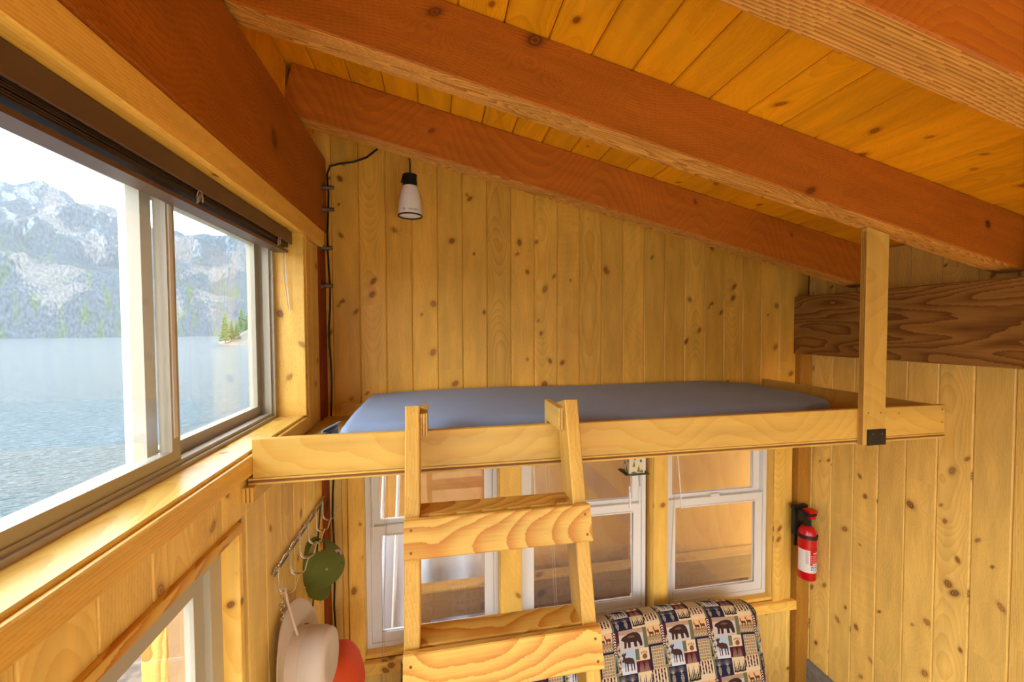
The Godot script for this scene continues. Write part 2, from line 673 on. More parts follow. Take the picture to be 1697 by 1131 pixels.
func sheathing(parent: Node, lo: Vector3, hi: Vector3, holes: Array, u: int, v: int, mat: Material = null) -> void:
	var m := MB.new()
	for c in holed(lo, hi, holes, u, v):
		var a := P(c[0].x, c[0].y, c[1].z)
		var b := P(c[1].x, c[1].y, c[0].z)
		m.box(a, b)
	put(parent, "sheathing", m.mesh(), mat if mat else M.sheath)


func roof_y(x: float) -> float:
	return RAFTER_Y + RAFTER_H + SLOPE * x


const FLOOR_Y := -EYE
const W1 := [-0.349, 0.306]
const W2 := [0.417, 1.146]
const W3 := [1.229, 1.898]
const WB := -1.583
const WT := -0.53


func shell() -> void:
	var fl := structure("floor", P(0.8, FLOOR_Y, -0.2))
	slab(fl, "subfloor", M.sheath, Vector3(-0.66, FLOOR_Y - 0.2, REAR - 0.15), Vector3(2.3, FLOOR_Y - 0.02, DB + 0.15))
	var x := -0.50
	while x < 2.1:
		board(fl, "floorboard", M.trim, Vector3(x, FLOOR_Y - 0.02, REAR), Vector3(minf(x + 0.139, 2.12), FLOOR_Y, DB), 2)
		x += 0.14
	# wall behind the camera: unseen glazed doors, made wide to bring in extra daylight
	var wf := structure("wall_front", P(0.8, FLOOR_Y, REAR))
	sheathing(wf, Vector3(-0.66, FLOOR_Y, REAR - 0.12), Vector3(2.24, 0.36, REAR - 0.016), [[-0.3, 2.0, FLOOR_Y, 0.1]], 0, 1)
	put(wf, "gable", gable(REAR - 0.12, REAR - 0.016, 0.36), M.sheath)
	for s in holed(Vector3(-0.5, FLOOR_Y, REAR - 0.015), Vector3(2.12, 0.36, REAR), [[-0.3, 2.0, FLOOR_Y, 0.1]], 0, 1):
		var px: float = s[0].x
		while px < s[1].x - 0.01:
			board(wf, "plank", M.pine, Vector3(px, s[0].y, REAR - 0.015), Vector3(minf(px + 0.1195, s[1].x), s[1].y, REAR), 1, {"ch": 0.003})
			px += 0.12
	var door := structure("unseen_door_1", P(1.05, FLOOR_Y, REAR - 0.06))
	for k in 2:
		var a := -0.3 + 1.15 * k
		outline(door, "door_frame", M.frame_white, Vector3(a, FLOOR_Y, REAR - 0.08), Vector3(a + 1.15, 0.1, REAR - 0.04), 0.06, 2)
		slab(door, "pane", M.glass, Vector3(a + 0.06, FLOOR_Y + 0.06, REAR - 0.062), Vector3(a + 1.09, 0.04, REAR - 0.058))
	# pale slab added outside the doors to bounce daylight up to the ceiling
	slab(fl, "bounce_slab", M.bounce_slab, Vector3(-2.0, FLOOR_Y - 0.2, REAR - 4.0), Vector3(4.0, FLOOR_Y - 0.03, REAR - 0.16))


func gable(d0: float, d1: float, y: float) -> ArrayMesh:
	# the part of an end wall between a level line and the sloping ceiling
	var m := MB.new()
	var c := []
	for d in [d0, d1]:
		c.append([P(-0.66, y, d), P(2.24, y, d), P(2.24, roof_y(2.24), d), P(-0.66, roof_y(-0.66), d)])
	m.quad(c[0][0], c[0][1], c[0][2], c[0][3], Vector3(0, 0, 1))
	m.quad(c[1][0], c[1][1], c[1][2], c[1][3], Vector3(0, 0, -1))
	m.quad(c[0][2], c[0][3], c[1][3], c[1][2], Vector3(0, 1, 0))
	m.quad(c[0][0], c[0][1], c[1][1], c[1][0], Vector3(0, -1, 0))
	return m.mesh()


func roof() -> void:
	var ce := structure("ceiling", P(0.8, roof_y(0.8), 0))
	var tilt := Basis(Vector3(0, 0, 1), atan(SLOPE))
	# boards run along the depth of the room, side by side down the slope
	var run := 0.1243
	for k in range(-1, 23):
		var x0 := 0.689 + (k - 10) * run
		var x1 := x0 + run
		if x0 > 2.2:
			break
		var wid := run / cos(atan(SLOPE)) - 0.0022
		var m := board_mesh(Vector3(wid, 4.56, 0.02), {"ch": 0.004, "strip": (k * 7 + 3) % 16, "v": 0.125 * ((k * 3) % 8)})
		var i := put(ce, "plank", m, M.ceiling, P((x0 + x1) / 2.0, roof_y((x0 + x1) / 2.0) + 0.01, -0.2))
		i.basis = tilt * Basis(Vector3(1, 0, 0), Vector3(0, 0, 1), Vector3(0, -1, 0))
	var top := MB.new()
	top.box(Vector3(-1.65, 0.0, -2.45), Vector3(1.65, 0.06, 2.45))
	var rs := put(ce, "roof_deck", top.mesh(), M.sheath, P(0.8, roof_y(0.8) + 0.025, -0.2))
	rs.basis = tilt
	var spots := [[1.645, "brown stained rafter closest to the plank back wall, above the hanging lantern"], [1.1, "brown stained rafter in the middle, the plywood hanger post meets its underside"], [0.555, "brown stained rafter crossing the top right corner, its underside broadest"], [0.01, "brown stained rafter overhead, out of the picture"], [-0.535, ""], [-1.08, ""], [-1.625, ""], [-2.17, ""]]
	for k in spots.size():
		if spots[k][1] == "" or k == 3:
			continue
		rafter(spots[k][0], spots[k][1], k)
	var header := thing("header_beam", "deep dark brown timber beam above the lake window carrying the rafters", "beam", P(XL - 0.08, 0.438, -0.2))
	board(header, "timber", M.beam, Vector3(XL - 0.16, 0.438, REAR), Vector3(XL, 0.776, 1.985), 2, {"n": 8, "sw": 0.2, "strip": 3, "side": 3, "ch": 0.006, "v": 0.0})
	var eave := thing("eave_beam", "weathered rough-sawn dark brown beam along the right wall", "beam", P(XR + 0.048, -0.15, 0))
	board(eave, "timber", M.dark_beam, Vector3(XR, -0.152, REAR), Vector3(XW, 0.175, DB), 2, {"n": 8, "sw": 0.2, "strip": 7, "side": 7, "ch": 0.004, "v": 0.3})


func rafter(d: float, label: String, k: int) -> void:
	var t := thing("rafter", label, "rafter", P(0.8, RAFTER_Y + SLOPE * 0.8, d + 0.046), "rafters under the sloping ceiling")
	var x0 := -0.53
	var x1 := 2.115
	var an := atan(SLOPE)
	var long := (x1 - x0) / cos(an)
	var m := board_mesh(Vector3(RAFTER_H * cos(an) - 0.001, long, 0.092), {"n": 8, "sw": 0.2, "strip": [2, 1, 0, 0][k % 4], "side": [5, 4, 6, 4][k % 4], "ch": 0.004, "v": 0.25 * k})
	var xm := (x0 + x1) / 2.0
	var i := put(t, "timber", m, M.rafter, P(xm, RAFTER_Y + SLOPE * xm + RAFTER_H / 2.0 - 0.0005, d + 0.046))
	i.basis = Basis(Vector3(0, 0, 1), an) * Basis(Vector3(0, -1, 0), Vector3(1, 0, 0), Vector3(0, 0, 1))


# ------------------------------------------------------------------ lake-side wall
const LW := [-0.10, 1.676, -0.345, 0.382]      # upper window: d0, d1, y0, y1
const LW2 := [-0.2, 1.125, -1.55, -0.512]
const LW3 := [-2.2, -0.35, -1.7, 0.362]


func left_wall() -> void:
	var w := structure("wall_left", P(XL, FLOOR_Y, 0))
	var holes := [[LW[0], LW[1], LW[2], LW[3]], [LW2[0], LW2[1], LW2[2], LW2[3]], [LW3[0], LW3[1], LW3[2], LW3[3]]]
	sheathing(w, Vector3(-0.66, FLOOR_Y, REAR - 0.12), Vector3(-0.518, 0.438, DB + 0.12), holes, 2, 1)
	slab(w, "sheathing", M.sheath, Vector3(-0.66, 0.776, REAR - 0.12), Vector3(-0.552, roof_y(-0.6) - 0.012, DB + 0.12))
	# planks above the beam, between the rafters
	var d := DB - 0.001
	while d > 0.0:
		board(w, "plank", M.ceiling, Vector3(-0.551, 0.777, d - 0.1185), Vector3(-0.535, roof_y(-0.535) - 0.004, d), 1, {"ch": 0.003})
		d -= 0.119
	# planks below, cut round the windows; nothing of the part behind the camera shows
	d = 1.90
	var k := 0
	while d > -0.3:
		var d0 := d - 0.1195
		for span in [[FLOOR_Y, 0.3625]]:
			var cuts := [[span[0], span[1]]]
			for h in [[LW[0], LW[1], LW[2], LW[3]], [LW2[0], LW2[1], LW2[2] , LW2[3] + 0.025]]:
				var next := []
				for c in cuts:
					if d0 > h[1] - 0.03 or d < h[0] + 0.03:
						next.append(c)
					else:
						if h[2] > c[0] + 0.01:
							next.append([c[0], minf(c[1], h[2])])
						if h[3] < c[1] - 0.01:
							next.append([maxf(c[0], h[3]), c[1]])
				cuts = next
			for c in cuts:
				if c[1] - c[0] > 0.02:
					var dd := maxf(d0, LW2[1] + 0.004) if d0 < LW2[1] and d > LW2[1] + 0.03 and c[0] < -0.5 else d0
					board(w, "plank", M.pine, Vector3(-0.517, c[0], dd), Vector3(-0.502, c[1], d), 1, {"ch": 0.003, "strip": (k * 5 + 2) % 16})
		d -= 0.12
		k += 1
	# corner post
	var post := thing("corner_post", "narrow red brown stained post in the back corner beside the lake window", "post", P(-0.51, FLOOR_Y, 1.95))
	board(post, "timber", M.post, Vector3(-0.517, FLOOR_Y, 1.901), Vector3(-0.494, 0.437, 1.999), 1, {"n": 8, "sw": 0.2, "strip": 1, "ch": 0.002})
	# casing: head, right side and stool apron
	var tr := structure("trim_1", P(XL, 0.358, 0.9))
	board(tr, "head_casing", M.trim, Vector3(-0.502, 0.363, -0.3), Vector3(XL, 0.436, 1.943), 2, {"strip": 3, "ch": 0.003})
	board(tr, "side_casing", M.trim, Vector3(-0.502, -0.385, 1.676), Vector3(XL, 0.3625, 1.724), 1, {"strip": 5, "ch": 0.003})
	board(tr, "apron", M.trim, Vector3(-0.502, -0.386, -0.3), Vector3(XL, -0.334, 1.676), 2, {"strip": 9, "ch": 0.003})
	# jamb liner boards inside the opening
	board(tr, "sill_board", M.sill, Vector3(-0.60, -0.344, LW[0]), Vector3(-0.496, -0.326, 1.66), 2, {"strip": 1, "ch": 0.003, "v": 0.1})
	board(tr, "jamb_board", M.trim, Vector3(-0.60, -0.326, 1.66), Vector3(-0.488, 0.366, 1.675), 1, {"strip": 2, "ch": 0.002})
	board(tr, "head_board", M.trim, Vector3(-0.60, 0.3665, LW[0]), Vector3(-0.503, 0.381, 1.675), 2, {"strip": 6, "ch": 0.002})

	lake_window()

	# lower window
	var tr2 := structure("trim_2", P(XL, -0.5, 0.5))
	board(tr2, "head_strip", M.fir, Vector3(-0.505, -0.512, LW2[0]), Vector3(-0.489, -0.487, 1.125), 2, {"n": 8, "sw": 0.2, "strip": 4, "ch": 0.002})
	board(tr2, "jamb_board", M.trim, Vector3(-0.535, LW2[2], 1.107), Vector3(-0.489, -0.512, 1.127), 1, {"strip": 4, "ch": 0.002})
	var lo := structure("window_2", P(-0.54, -1.55, 0.5))
	outline(lo, "frame", M.frame_tan, Vector3(-0.575, LW2[2], LW2[0]), Vector3(-0.53, -0.512, 1.107), 0.05, 0)
	outline(lo, "sash", M.frame_tan, Vector3(-0.565, LW2[2] + 0.05, 0.5), Vector3(-0.545, -0.562, 1.057), 0.04, 0)
	outline(lo, "sash", M.frame_tan, Vector3(-0.595, LW2[2] + 0.05, -0.15), Vector3(-0.575, -0.562, 0.56), 0.04, 0)
	slab(lo, "pane", M.glass, Vector3(-0.557, LW2[2] + 0.09, 0.54), Vector3(-0.553, -0.602, 1.017))
	slab(lo, "pane", M.glass, Vector3(-0.587, LW2[2] + 0.09, -0.11), Vector3(-0.583, -0.602, 0.52))
	slab(lo, "latch", M.black, Vector3(-0.545, -0.62, 1.058), Vector3(-0.532, -0.57, 1.066))
	# unseen window behind the camera, added for extra daylight
	var w3 := structure("added_window_3", P(-0.6, -1.3, -1.25))
	outline(w3, "frame", M.frame_tan, Vector3(-0.62, LW3[2], LW3[0]), Vector3(-0.57, LW3[3], LW3[1]), 0.05, 0)
	slab(w3, "pane", M.glass, Vector3(-0.602, LW3[2] + 0.05, LW3[0] + 0.05), Vector3(-0.598, LW3[3] - 0.05, LW3[1] - 0.05))


func lake_window() -> void:
	var w := structure("window_1", P(-0.62, -0.34, 0.8))
	var t: StandardMaterial3D = M.frame_tan
	# outer frame and its track
	outline(w, "frame", t, Vector3(-0.665, -0.338, LW[0] + 0.005), Vector3(-0.588, 0.366, 1.659), 0.022, 0)
	outline(w, "track", t, Vector3(-0.62, -0.316, LW[0] + 0.03), Vector3(-0.598, 0.344, 1.637), 0.010, 0)
	# sliding sash on the room side
	outline(w, "sliding_sash", t, Vector3(-0.628, -0.312, LW[0] + 0.04), Vector3(-0.602, 0.352, 1.092), 0.031, 0)
	var pull := MB.new()
	pull.box(Vector3(-0.002, -0.27, -0.006), Vector3(0.002, 0.27, 0.006))
	put(w, "pull_rail", pull.mesh(), M.frame_white, P(-0.601, 0.02, 1.073))
	slab(w, "pane", M.glass, Vector3(-0.617, -0.276, LW[0] + 0.076), Vector3(-0.613, 0.321, 1.061))
	# fixed sash outside it
	outline(w, "fixed_sash", t, Vector3(-0.66, -0.312, 1.03), Vector3(-0.634, 0.344, 1.637), 0.036, 0)
	slab(w, "pane", M.glass, Vector3(-0.649, -0.278, 1.064), Vector3(-0.645, 0.308, 1.601))
	# insect screen frame on the outside
	outline(w, "screen_frame", M.frame_white, Vector3(-0.69, -0.33, LW[0] + 0.03), Vector3(-0.668, 0.36, 1.082), 0.03, 0)
	slab(w, "latch", M.black_metal, Vector3(-0.667, -0.20, 1.052), Vector3(-0.655, -0.165, 1.066))

	var b := thing("raised_blind", "dark brown mini blind pulled up at the head of the lake window", "blind", P(-0.55, 0.3, 0.8))
	board(b, "valance", M.blind, Vector3(-0.532, 0.319, LW[0] + 0.02), Vector3(-0.525, 0.3655, 1.655), 2, {"ch": 0.002})
	slab(b, "headrail", M.blind_slat, Vector3(-0.578, 0.338, LW[0] + 0.03), Vector3(-0.534, 0.365, 1.65))
	for k in 9:
		var m := MB.new()
		m.box(Vector3(-0.022, -0.0012, -0.86), Vector3(0.022, 0.0012, 0.86))
		var s := put(b, "slat", m.mesh(), M.blind_slat, P(-0.556, 0.333 - 0.0042 * k, 0.78))
		s.rotation = Vector3(0.0011 * k, 0, -0.05 + 0.02 * (k % 3))
	var rail := MB.new()
	rail.box(Vector3(-0.022, -0.005, -0.86), Vector3(0.022, 0.005, 0.86))
	var br := put(b, "bottom_rail", rail.mesh(), M.blind, P(-0.556, 0.283, 0.78))
	br.rotation.x = 0.009
	for d in [1.06, 1.54]:
		var loop := []
		for i in 22:
			var an := i * 1.1
			loop.append(P(-0.531 + 0.004 * sin(an * 0.7), 0.298 + 0.012 * sin(an) + 0.0006 * i, d + 0.014 * cos(an * 0.83)))
		put(b, "cord_bundle", tube(loop, 0.0012, 5), M.cord)
	put(b, "lift_cord", tube([P(-0.548, 0.318, 1.645), P(-0.545, 0.2, 1.647), P(-0.536, 0.075, 1.65)], 0.0014, 6), M.white_cord)
	put(b, "lift_cord", tube([P(-0.551, 0.318, 1.645), P(-0.552, 0.2, 1.647), P(-0.541, 0.075, 1.65)], 0.0014, 6), M.cord)


# ------------------------------------------------------------------ back wall and its three windows
func back_wall() -> void:
	var w := structure("wall_back", P(0.8, FLOOR_Y, DB))
	var holes := [[W1[0] - 0.01, W1[1] + 0.02, WB, WT], [W2[0] + 0.0, W2[1] + 0.0, WB, WT], [W3[0] - 0.0, W3[1] + 0.01, WB, WT]]
	sheathing(w, Vector3(-0.66, FLOOR_Y, DB + 0.016), Vector3(2.24, 0.36, DB + 0.10), holes, 0, 1)
	put(w, "gable", gable(DB + 0.016, DB + 0.10, 0.36), M.sheath)
	# upper planks, from below the loft to the sloping ceiling
	var seams := [-0.552, -0.468]
	while seams[-1] < 2.12:
		seams.append(seams[-1] + 0.1198)
	for k in seams.size() - 1:
		var x0: float = seams[k]
		var x1: float = minf(seams[k + 1], 2.12)
		if x1 - x0 < 0.01:
			continue
		var y0 := roof_y(x0) - 0.004
		var y1 := roof_y(x1) - 0.004
		board(w, "plank", M.pine_amber, Vector3(x0 + 0.0003, WT + 0.02, DB), Vector3(x1 - 0.0003, y1, DB + 0.015), 1, {"ch": 0.0055, "strip": (k * 11 + 4) % 16, "v": 0.125 * ((k * 3) % 8), "cut": [y0 - y1, 0.0]})
	# lower planks: beside and below the windows
	var x := -0.517
	var q := 0
	while x < 2.02:
		var xe := minf(x + 0.1195, 2.03)
		board(w, "plank", M.pine, Vector3(x, FLOOR_Y, DB), Vector3(xe, WB - 0.005, DB + 0.015), 1, {"ch": 0.0035, "strip": (q * 7 + 1) % 16})
		x += 0.12
		q += 1
	board(w, "plank", M.pine, Vector3(-0.517, WB, DB), Vector3(-0.425, WT + 0.019, DB + 0.015), 1, {"ch": 0.0035, "strip": 6})
	board(w, "plank", M.pine, Vector3(1.95, WB, DB), Vector3(2.03, WT + 0.019, DB + 0.015), 1, {"ch": 0.0035, "strip": 8})
	# casings
	var tr := structure("trim_3", P(0.8, WB, DB))
	for c in [[-0.442, -0.418, 0.008], [-0.415, -0.349, 0.0], [0.306, 0.417, 0.0], [1.146, 1.229, 0.0], [1.898, 1.963, 0.0], [1.964, 2.02, 0.009]]:
		board(tr, "casing", M.trim, Vector3(c[0], WB, DB - 0.015 + c[2]), Vector3(c[1], WT + 0.019, DB - 0.0003 + c[2] * 0.0), 1, {"ch": 0.003})
	board(tr, "apron", M.trim, Vector3(-0.452, WB - 0.055, DB - 0.034), Vector3(2.035, WB, DB - 0.0003), 0, {"strip": 7, "ch": 0.004})
	for p in [[W1[0], W1[1]], [W2[0], W2[1]], [W3[0], W3[1]]]:
		board(tr, "sill_board", M.trim, Vector3(p[0] - 0.008, WB, DB + 0.0005), Vector3(p[1] + 0.008, WB + 0.02, DB + 0.06), 0, {"strip": 2})
		board(tr, "jamb_board", M.trim, Vector3(p[0] - 0.009, WB + 0.02, DB + 0.0005), Vector3(p[0] + 0.003, WT, DB + 0.06), 1, {"strip": 5})
		board(tr, "jamb_board", M.trim, Vector3(p[1] - 0.003, WB + 0.02, DB + 0.0005), Vector3(p[1] + 0.009, WT, DB + 0.06), 1, {"strip": 9})
	double_hung("window_4", W1[0] + 0.004, 0.303, 0)
	double_hung("window_5", W2[0] + 0.008, 1.106 + 0.02, 1)
	double_hung("window_6", W3[0] + 0.014, 1.893, 2)


func double_hung(nm: String, x0: float, x1: float, k: int) -> void:
	var w := structure(nm, P((x0 + x1) / 2.0, WB, DB + 0.06))
	var m: StandardMaterial3D = M.frame_white
	var y0 := WB + 0.02
	outline(w, "frame", m, Vector3(x0, y0, DB + 0.04), Vector3(x1, WT, DB + 0.099), 0.022, 2)
	outline(w, "lower_sash", m, Vector3(x0 + 0.023, y0 + 0.022, DB + 0.047), Vector3(x1 - 0.023, -0.965, DB + 0.07), 0.046, 2)
	outline(w, "upper_sash", m, Vector3(x0 + 0.023, -0.985, DB + 0.072), Vector3(x1 - 0.023, WT - 0.022, DB + 0.095), 0.04, 2)
	slab(w, "pane", M.glass, Vector3(x0 + 0.069, y0 + 0.068, DB + 0.057), Vector3(x1 - 0.069, -1.011, DB + 0.061))
	slab(w, "pane", M.glass, Vector3(x0 + 0.063, -0.945, DB + 0.082), Vector3(x1 - 0.063, WT - 0.062, DB + 0.086))
	# dark glazing bead, and the little lip along the top of the lower pane
	outline(w, "glazing_bead", M.gasket, Vector3(x0 + 0.066, y0 + 0.065, DB + 0.054), Vector3(x1 - 0.066, -1.008, DB + 0.056), 0.004, 2)
	slab(w, "lift_lip", m, Vector3(x0 + 0.10, -1.012, DB + 0.041), Vector3(x1 - 0.075, -1.005, DB + 0.047))
	var lock := put(w, "sash_lock", lathe([Vector2(0.0, 0), Vector2(0.022, 0), Vector2(0.022, 0.006), Vector2(0.016, 0.012), Vector2(0, 0.013)], 14), m, P((x0 + x1) / 2.0, -0.965, DB + 0.06))
	lock.scale = Vector3(1.5, 1, 0.6)
	# the raised blind above sends down a wand and its cords
	var b := thing("window_blind", ["white blind wand and cords in front of the window nearest the lake", "white blind wand and cords in front of the middle window", "white blind wand and cords in front of the window nearest the fire extinguisher"][k], "blind", P((x0 + x1) / 2.0, WT - 0.05, DB + 0.02))
	slab(b, "headrail", M.frame_white, Vector3(x0 + 0.01, WT - 0.045, DB + 0.006), Vector3(x1 - 0.01, WT - 0.005, DB + 0.034))
	var wx: float = [x0 + 0.038, x0 + 0.058, x0 + 0.05][k]
	var len: float = [-1.02, -0.90, -1.0][k]
	put(b, "wand", tube([P(wx, WT - 0.04, DB + 0.02), P(wx + [0.0, 0.01, 0.035][k], len, DB + 0.012)], 0.0035, 8), M.white_cord)
	var cx: float = [x0 + 0.085, x0 + 0.13, x0 + 0.03][k]
	for j in 2:
		var pts := []
		for i in 9:
			var t := i / 8.0
			pts.append(P(cx + 0.012 * j + (0.05 * t if k == 1 else 0.01 * sin(t * 5.0 + j)), lerpf(WT - 0.04, -1.56 if k != 0 else -1.72, t), DB + 0.02 - (0.055 * t * t if k == 0 else 0.0)))
		put(b, "lift_cord", tube(pts, 0.0012, 5), M.cord)
	if k == 2:
		put(b, "tassel", lathe([Vector2(0.001, -0.012), Vector2(0.006, -0.01), Vector2(0.004, 0.012), Vector2(0.001, 0.014)], 10), M.post, P(1.50, WB + 0.034, DB + 0.01))
		put(b, "lift_cord", tube([P(cx, -1.556, DB + 0.02), P(1.30, WB + 0.024, DB + 0.0), P(1.40, WB + 0.026, DB - 0.01), P(1.50, WB + 0.03, DB + 0.008)], 0.0016, 5), M.black)


# ------------------------------------------------------------------ right wall
const RW := [-2.1, -0.25, -1.3, -0.2]


func right_wall() -> void:
	var w := structure("wall_right", P(XW, FLOOR_Y, 0))
	sheathing(w, Vector3(XW + 0.016, FLOOR_Y, REAR - 0.12), Vector3(XW + 0.12, roof_y(2.24), DB + 0.1), [[RW[0], RW[1], RW[2], RW[3]]], 2, 1)
	var rw := structure("added_window_7", P(XW + 0.06, RW[2], -1.1))  # out of view, added so more daylight reaches the room
	outline(rw, "frame", M.frame_white, Vector3(XW + 0.04, RW[2], RW[0]), Vector3(XW + 0.09, RW[3], RW[1]), 0.05, 0)
	slab(rw, "pane", M.glass, Vector3(XW + 0.063, RW[2] + 0.05, RW[0] + 0.05), Vector3(XW + 0.067, RW[3] - 0.05, RW[1] - 0.05))
	var d := 1.962
	var k := 0
	while d > REAR + 0.01:
		var d0 := maxf(d - 0.118, REAR)
		var runs := [[-1.94, roof_y(XW + 0.015) - 0.003]]
		if d0 > RW[0] - 0.06 and d < RW[1] + 0.06:
			runs = [[-1.94, RW[2]], [RW[3], runs[0][1]]]
		for q in runs:
			board(w, "plank", M.pine, Vector3(XW, q[0], d0 + 0.0003), Vector3(XW + 0.015, q[1], d - 0.0003), 1, {"ch": 0.0055, "strip": (k * 7 + 4) % 16, "v": 0.125 * ((k * 5) % 8)})
		d -= 0.118
		k += 1
	board(w, "plank", M.pine, Vector3(XW, -1.94, 1.963), Vector3(XW + 0.015, roof_y(XW + 0.015) - 0.003, DB - 0.001), 1, {"ch": 0.003})
	slab(w, "footing", M.concrete, Vector3(XW - 0.012, FLOOR_Y, REAR), Vector3(XW + 0.015, -1.941, DB - 0.001))
	var post := thing("corner_post", "rough brown timber post in the corner behind the fire extinguisher", "post", P(2.07, FLOOR_Y, 1.99))
	board(post, "timber", M.rough_post, Vector3(2.036, FLOOR_Y, 1.965), Vector3(2.118, -0.153, DB + 0.013), 1, {"n": 8, "sw": 0.2, "strip": 3, "ch": 0.004})


# ------------------------------------------------------------------ outside
func polar(az: float, r: float, y: float) -> Vector3:
	return Vector3(sin(az) * r, y, -cos(az) * r)


const LAKE := -10.0 + EYE


func outdoors() -> void:
	# lake
	var lm := std(Color8(56, 73, 75), 0.15, 0.0, 0.22)
	lm.normal_enabled = true
	lm.normal_texture = noise_tex(0.02, 4, 8, Color.BLACK, Color.WHITE, 512, true, 9.0)
	lm.normal_scale = 1.8
	lm.uv1_triplanar = true
	lm.uv1_world_triplanar = true
	lm.uv1_scale = Vector3(0.07, 0.07, 0.16)
	var m := MB.new()
	m.box(Vector3(-2600, -1, -2600), Vector3(2600, 0, 2600))
	var lake := put(self, "lake", m.mesh(), lm, Vector3(0, LAKE, 0))
	tag(lake, "grey blue rippled lake below the window", "lake")

	# far mountainside
	var fn := FastNoiseLite.new()
	fn.seed = 4
	fn.frequency = 0.0011
	fn.fractal_octaves = 5
	var az0 := deg_to_rad(-120.0)
	var az1 := deg_to_rad(15.0)
	var rows := []
	var nr := 70
	var na := 300
	for i in nr + 1:
		var line := []
		var t := i / float(nr)
		for j in na + 1:
			var az := lerpf(az0, az1, j / float(na))
			var shore := 905.0 + 60.0 * sin(az * 9.0) * sin(az * 4.0 + 1.0)
			var r := shore + 2500.0 * t
			var p := polar(az, r, 0)
			var ridge := 500.0 + 50.0 * sin(az * 7.0 + 0.9)
			var hgt := ridge * (1.0 - pow(1.0 - minf(t * 1.3, 1.0), 1.7))
			hgt += fn.get_noise_2d(p.x, p.z) * 190.0 * smoothstep(0.0, 0.25, t) + fn.get_noise_2d(p.x * 6.0, p.z * 6.0) * 34.0 * smoothstep(0.0, 0.06, t)
			if t > 0.92:
				hgt *= (1.0 - t) / 0.08
			line.append(polar(az, r, LAKE + 0.05 + maxf(hgt, 0.0) + 3.0 * t))
		rows.append(line)
	var mm := MB.new()
	mm.grid(rows)
	var mountain := put(self, "mountainside", mm.mesh(), textured(mountain_tex(), Color(0.64, 0.67, 0.70), 0.95, 0.1))
	tag(mountain, "pale forested mountainside with snow streaks across the lake", "mountain")

	# thin haze over the lake
	var haze := FogVolume.new()
	haze.name = "lake_haze"
	haze.size = Vector3(3450, 900, 5200)
	haze.position = Vector3(-1733, LAKE + 451, -1000)
	var fm := FogMaterial.new()
	fm.density = 0.00005
	fm.albedo = Color(0.95, 0.98, 0.98)
	haze.material = fm
	add_child(haze)
	haze.set_meta("kind", "stuff")
	tag(haze, "thin pale haze over the lake and the mountainside", "haze")

	# near rocky point with its conifers
	var rock := std(Color8(150, 138, 118), 0.9)
	rock.albedo_texture = noise_tex(0.012, 5, 9, Color8(120, 112, 92), Color8(206, 192, 166))
	rock.albedo_color = Color(0.6, 0.6, 0.6)
	rock.uv1_triplanar = true
	rock.uv1_scale = Vector3(0.02, 0.02, 0.02)
	var pr := []
	for i in 25:
		var line := []
		for j in 41:
			var az := deg_to_rad(lerpf(-25.9, -5.0, j / 40.0))
			var r := lerpf(318.0, 470.0, i / 24.0)
			line.append(polar(az, r, LAKE + rock_height(az, r, fn)))
		pr.append(line)
	var pm := MB.new()
	pm.grid(pr)
	tag(put(self, "rocky_point", pm.mesh(), rock), "rocky point of land jutting into the lake", "rock")
	var trees := [[-24.6, 345.0, 21.5, "tall conifer at the tip of the rocky point", 1.4], [-24.0, 352.0, 15.0, "mid-height conifer just right of the tip tree", 2.2], [-23.5, 348.0, 13.0, "short rounded conifer above the shore rocks", 2.6], [-23.0, 392.0, 22.0, "slim conifer, left of the pair on the slope", 6.8], [-22.25, 396.0, 22.0, "slim conifer, right of the pair on the slope", 8.2], [-22.6, 410.0, 15.0, "small conifer half hidden behind the pair on the slope", 7.6]]
	for t in trees:
		conifer(t[3], deg_to_rad(t[0]), t[1], t[2], rock_height(deg_to_rad(t[0]), t[1], fn))

	# ground beside the cabin on the lake side, with the rails of a landing
	var gm := textured(noise_tex(0.02, 5, 15, Color8(136, 126, 112), Color8(226, 220, 210)), Color(1, 1, 1), 0.95)
	gm.uv1_triplanar = true
	gm.uv1_scale = Vector3(0.6, 0.6, 0.6)
	var gr := []
	for i in 15:
		var line := []
		for j in 21:
			var xx := -0.68 - 5.0 * (i / 14.0)
			var dd := lerpf(-4.0, 6.0, j / 20.0)
			line.append(P(xx, FLOOR_Y - 0.1 - 0.55 * (-xx - 0.68) + fn.get_noise_2d(xx * 500.0, dd * 500.0) * 0.25 * minf(1.0, i), dd))
		gr.append(line)
	var g := MB.new()
	g.grid(gr)
	tag(put(self, "stony_ground", g.mesh(), gm), "pale stony ground sloping to the lake below the lower window", "ground")
	var p1 := thing("landing_post", "bright yellow knotty post outside the lower window, left of the pipe", "post", P(-1.0, -2.5, 1.75))
	board(p1, "timber", M.fir, Vector3(-1.09, -2.6, 1.70), Vector3(-1.0, -0.62, 1.80), 1, {"n": 8, "sw": 0.2, "strip": 5, "ch": 0.004})
	var p2 := thing("landing_post", "smooth orange post outside the lower window, right of the pipe", "post", P(-1.0, -2.5, 1.9))
	board(p2, "timber", M.rough_post, Vector3(-1.07, -2.6, 1.845), Vector3(-1.0, -0.62, 1.95), 1, {"n": 8, "sw": 0.2, "strip": 2, "ch": 0.004})
	tag(put(self, "drain_pipe", tube([P(-0.955, -2.42, 1.752), P(-0.955, -1.26, 1.752)], 0.022, 14), M.steel), "grey metal pipe standing between the two outdoor posts", "pipe")

	# lean-to behind the back windows: dirt floor, plywood sheets, tarp and poles
	var earth := textured(noise_tex(0.02, 4, 31, Color8(70, 58, 46), Color8(120, 104, 84)), Color(1, 1, 1), 0.95)
	earth.uv1_triplanar = true
	var gb := MB.new()
	gb.box(P(-3.0, FLOOR_Y - 0.3, 6.0), P(4.0, FLOOR_Y - 0.02, DB + 0.16))
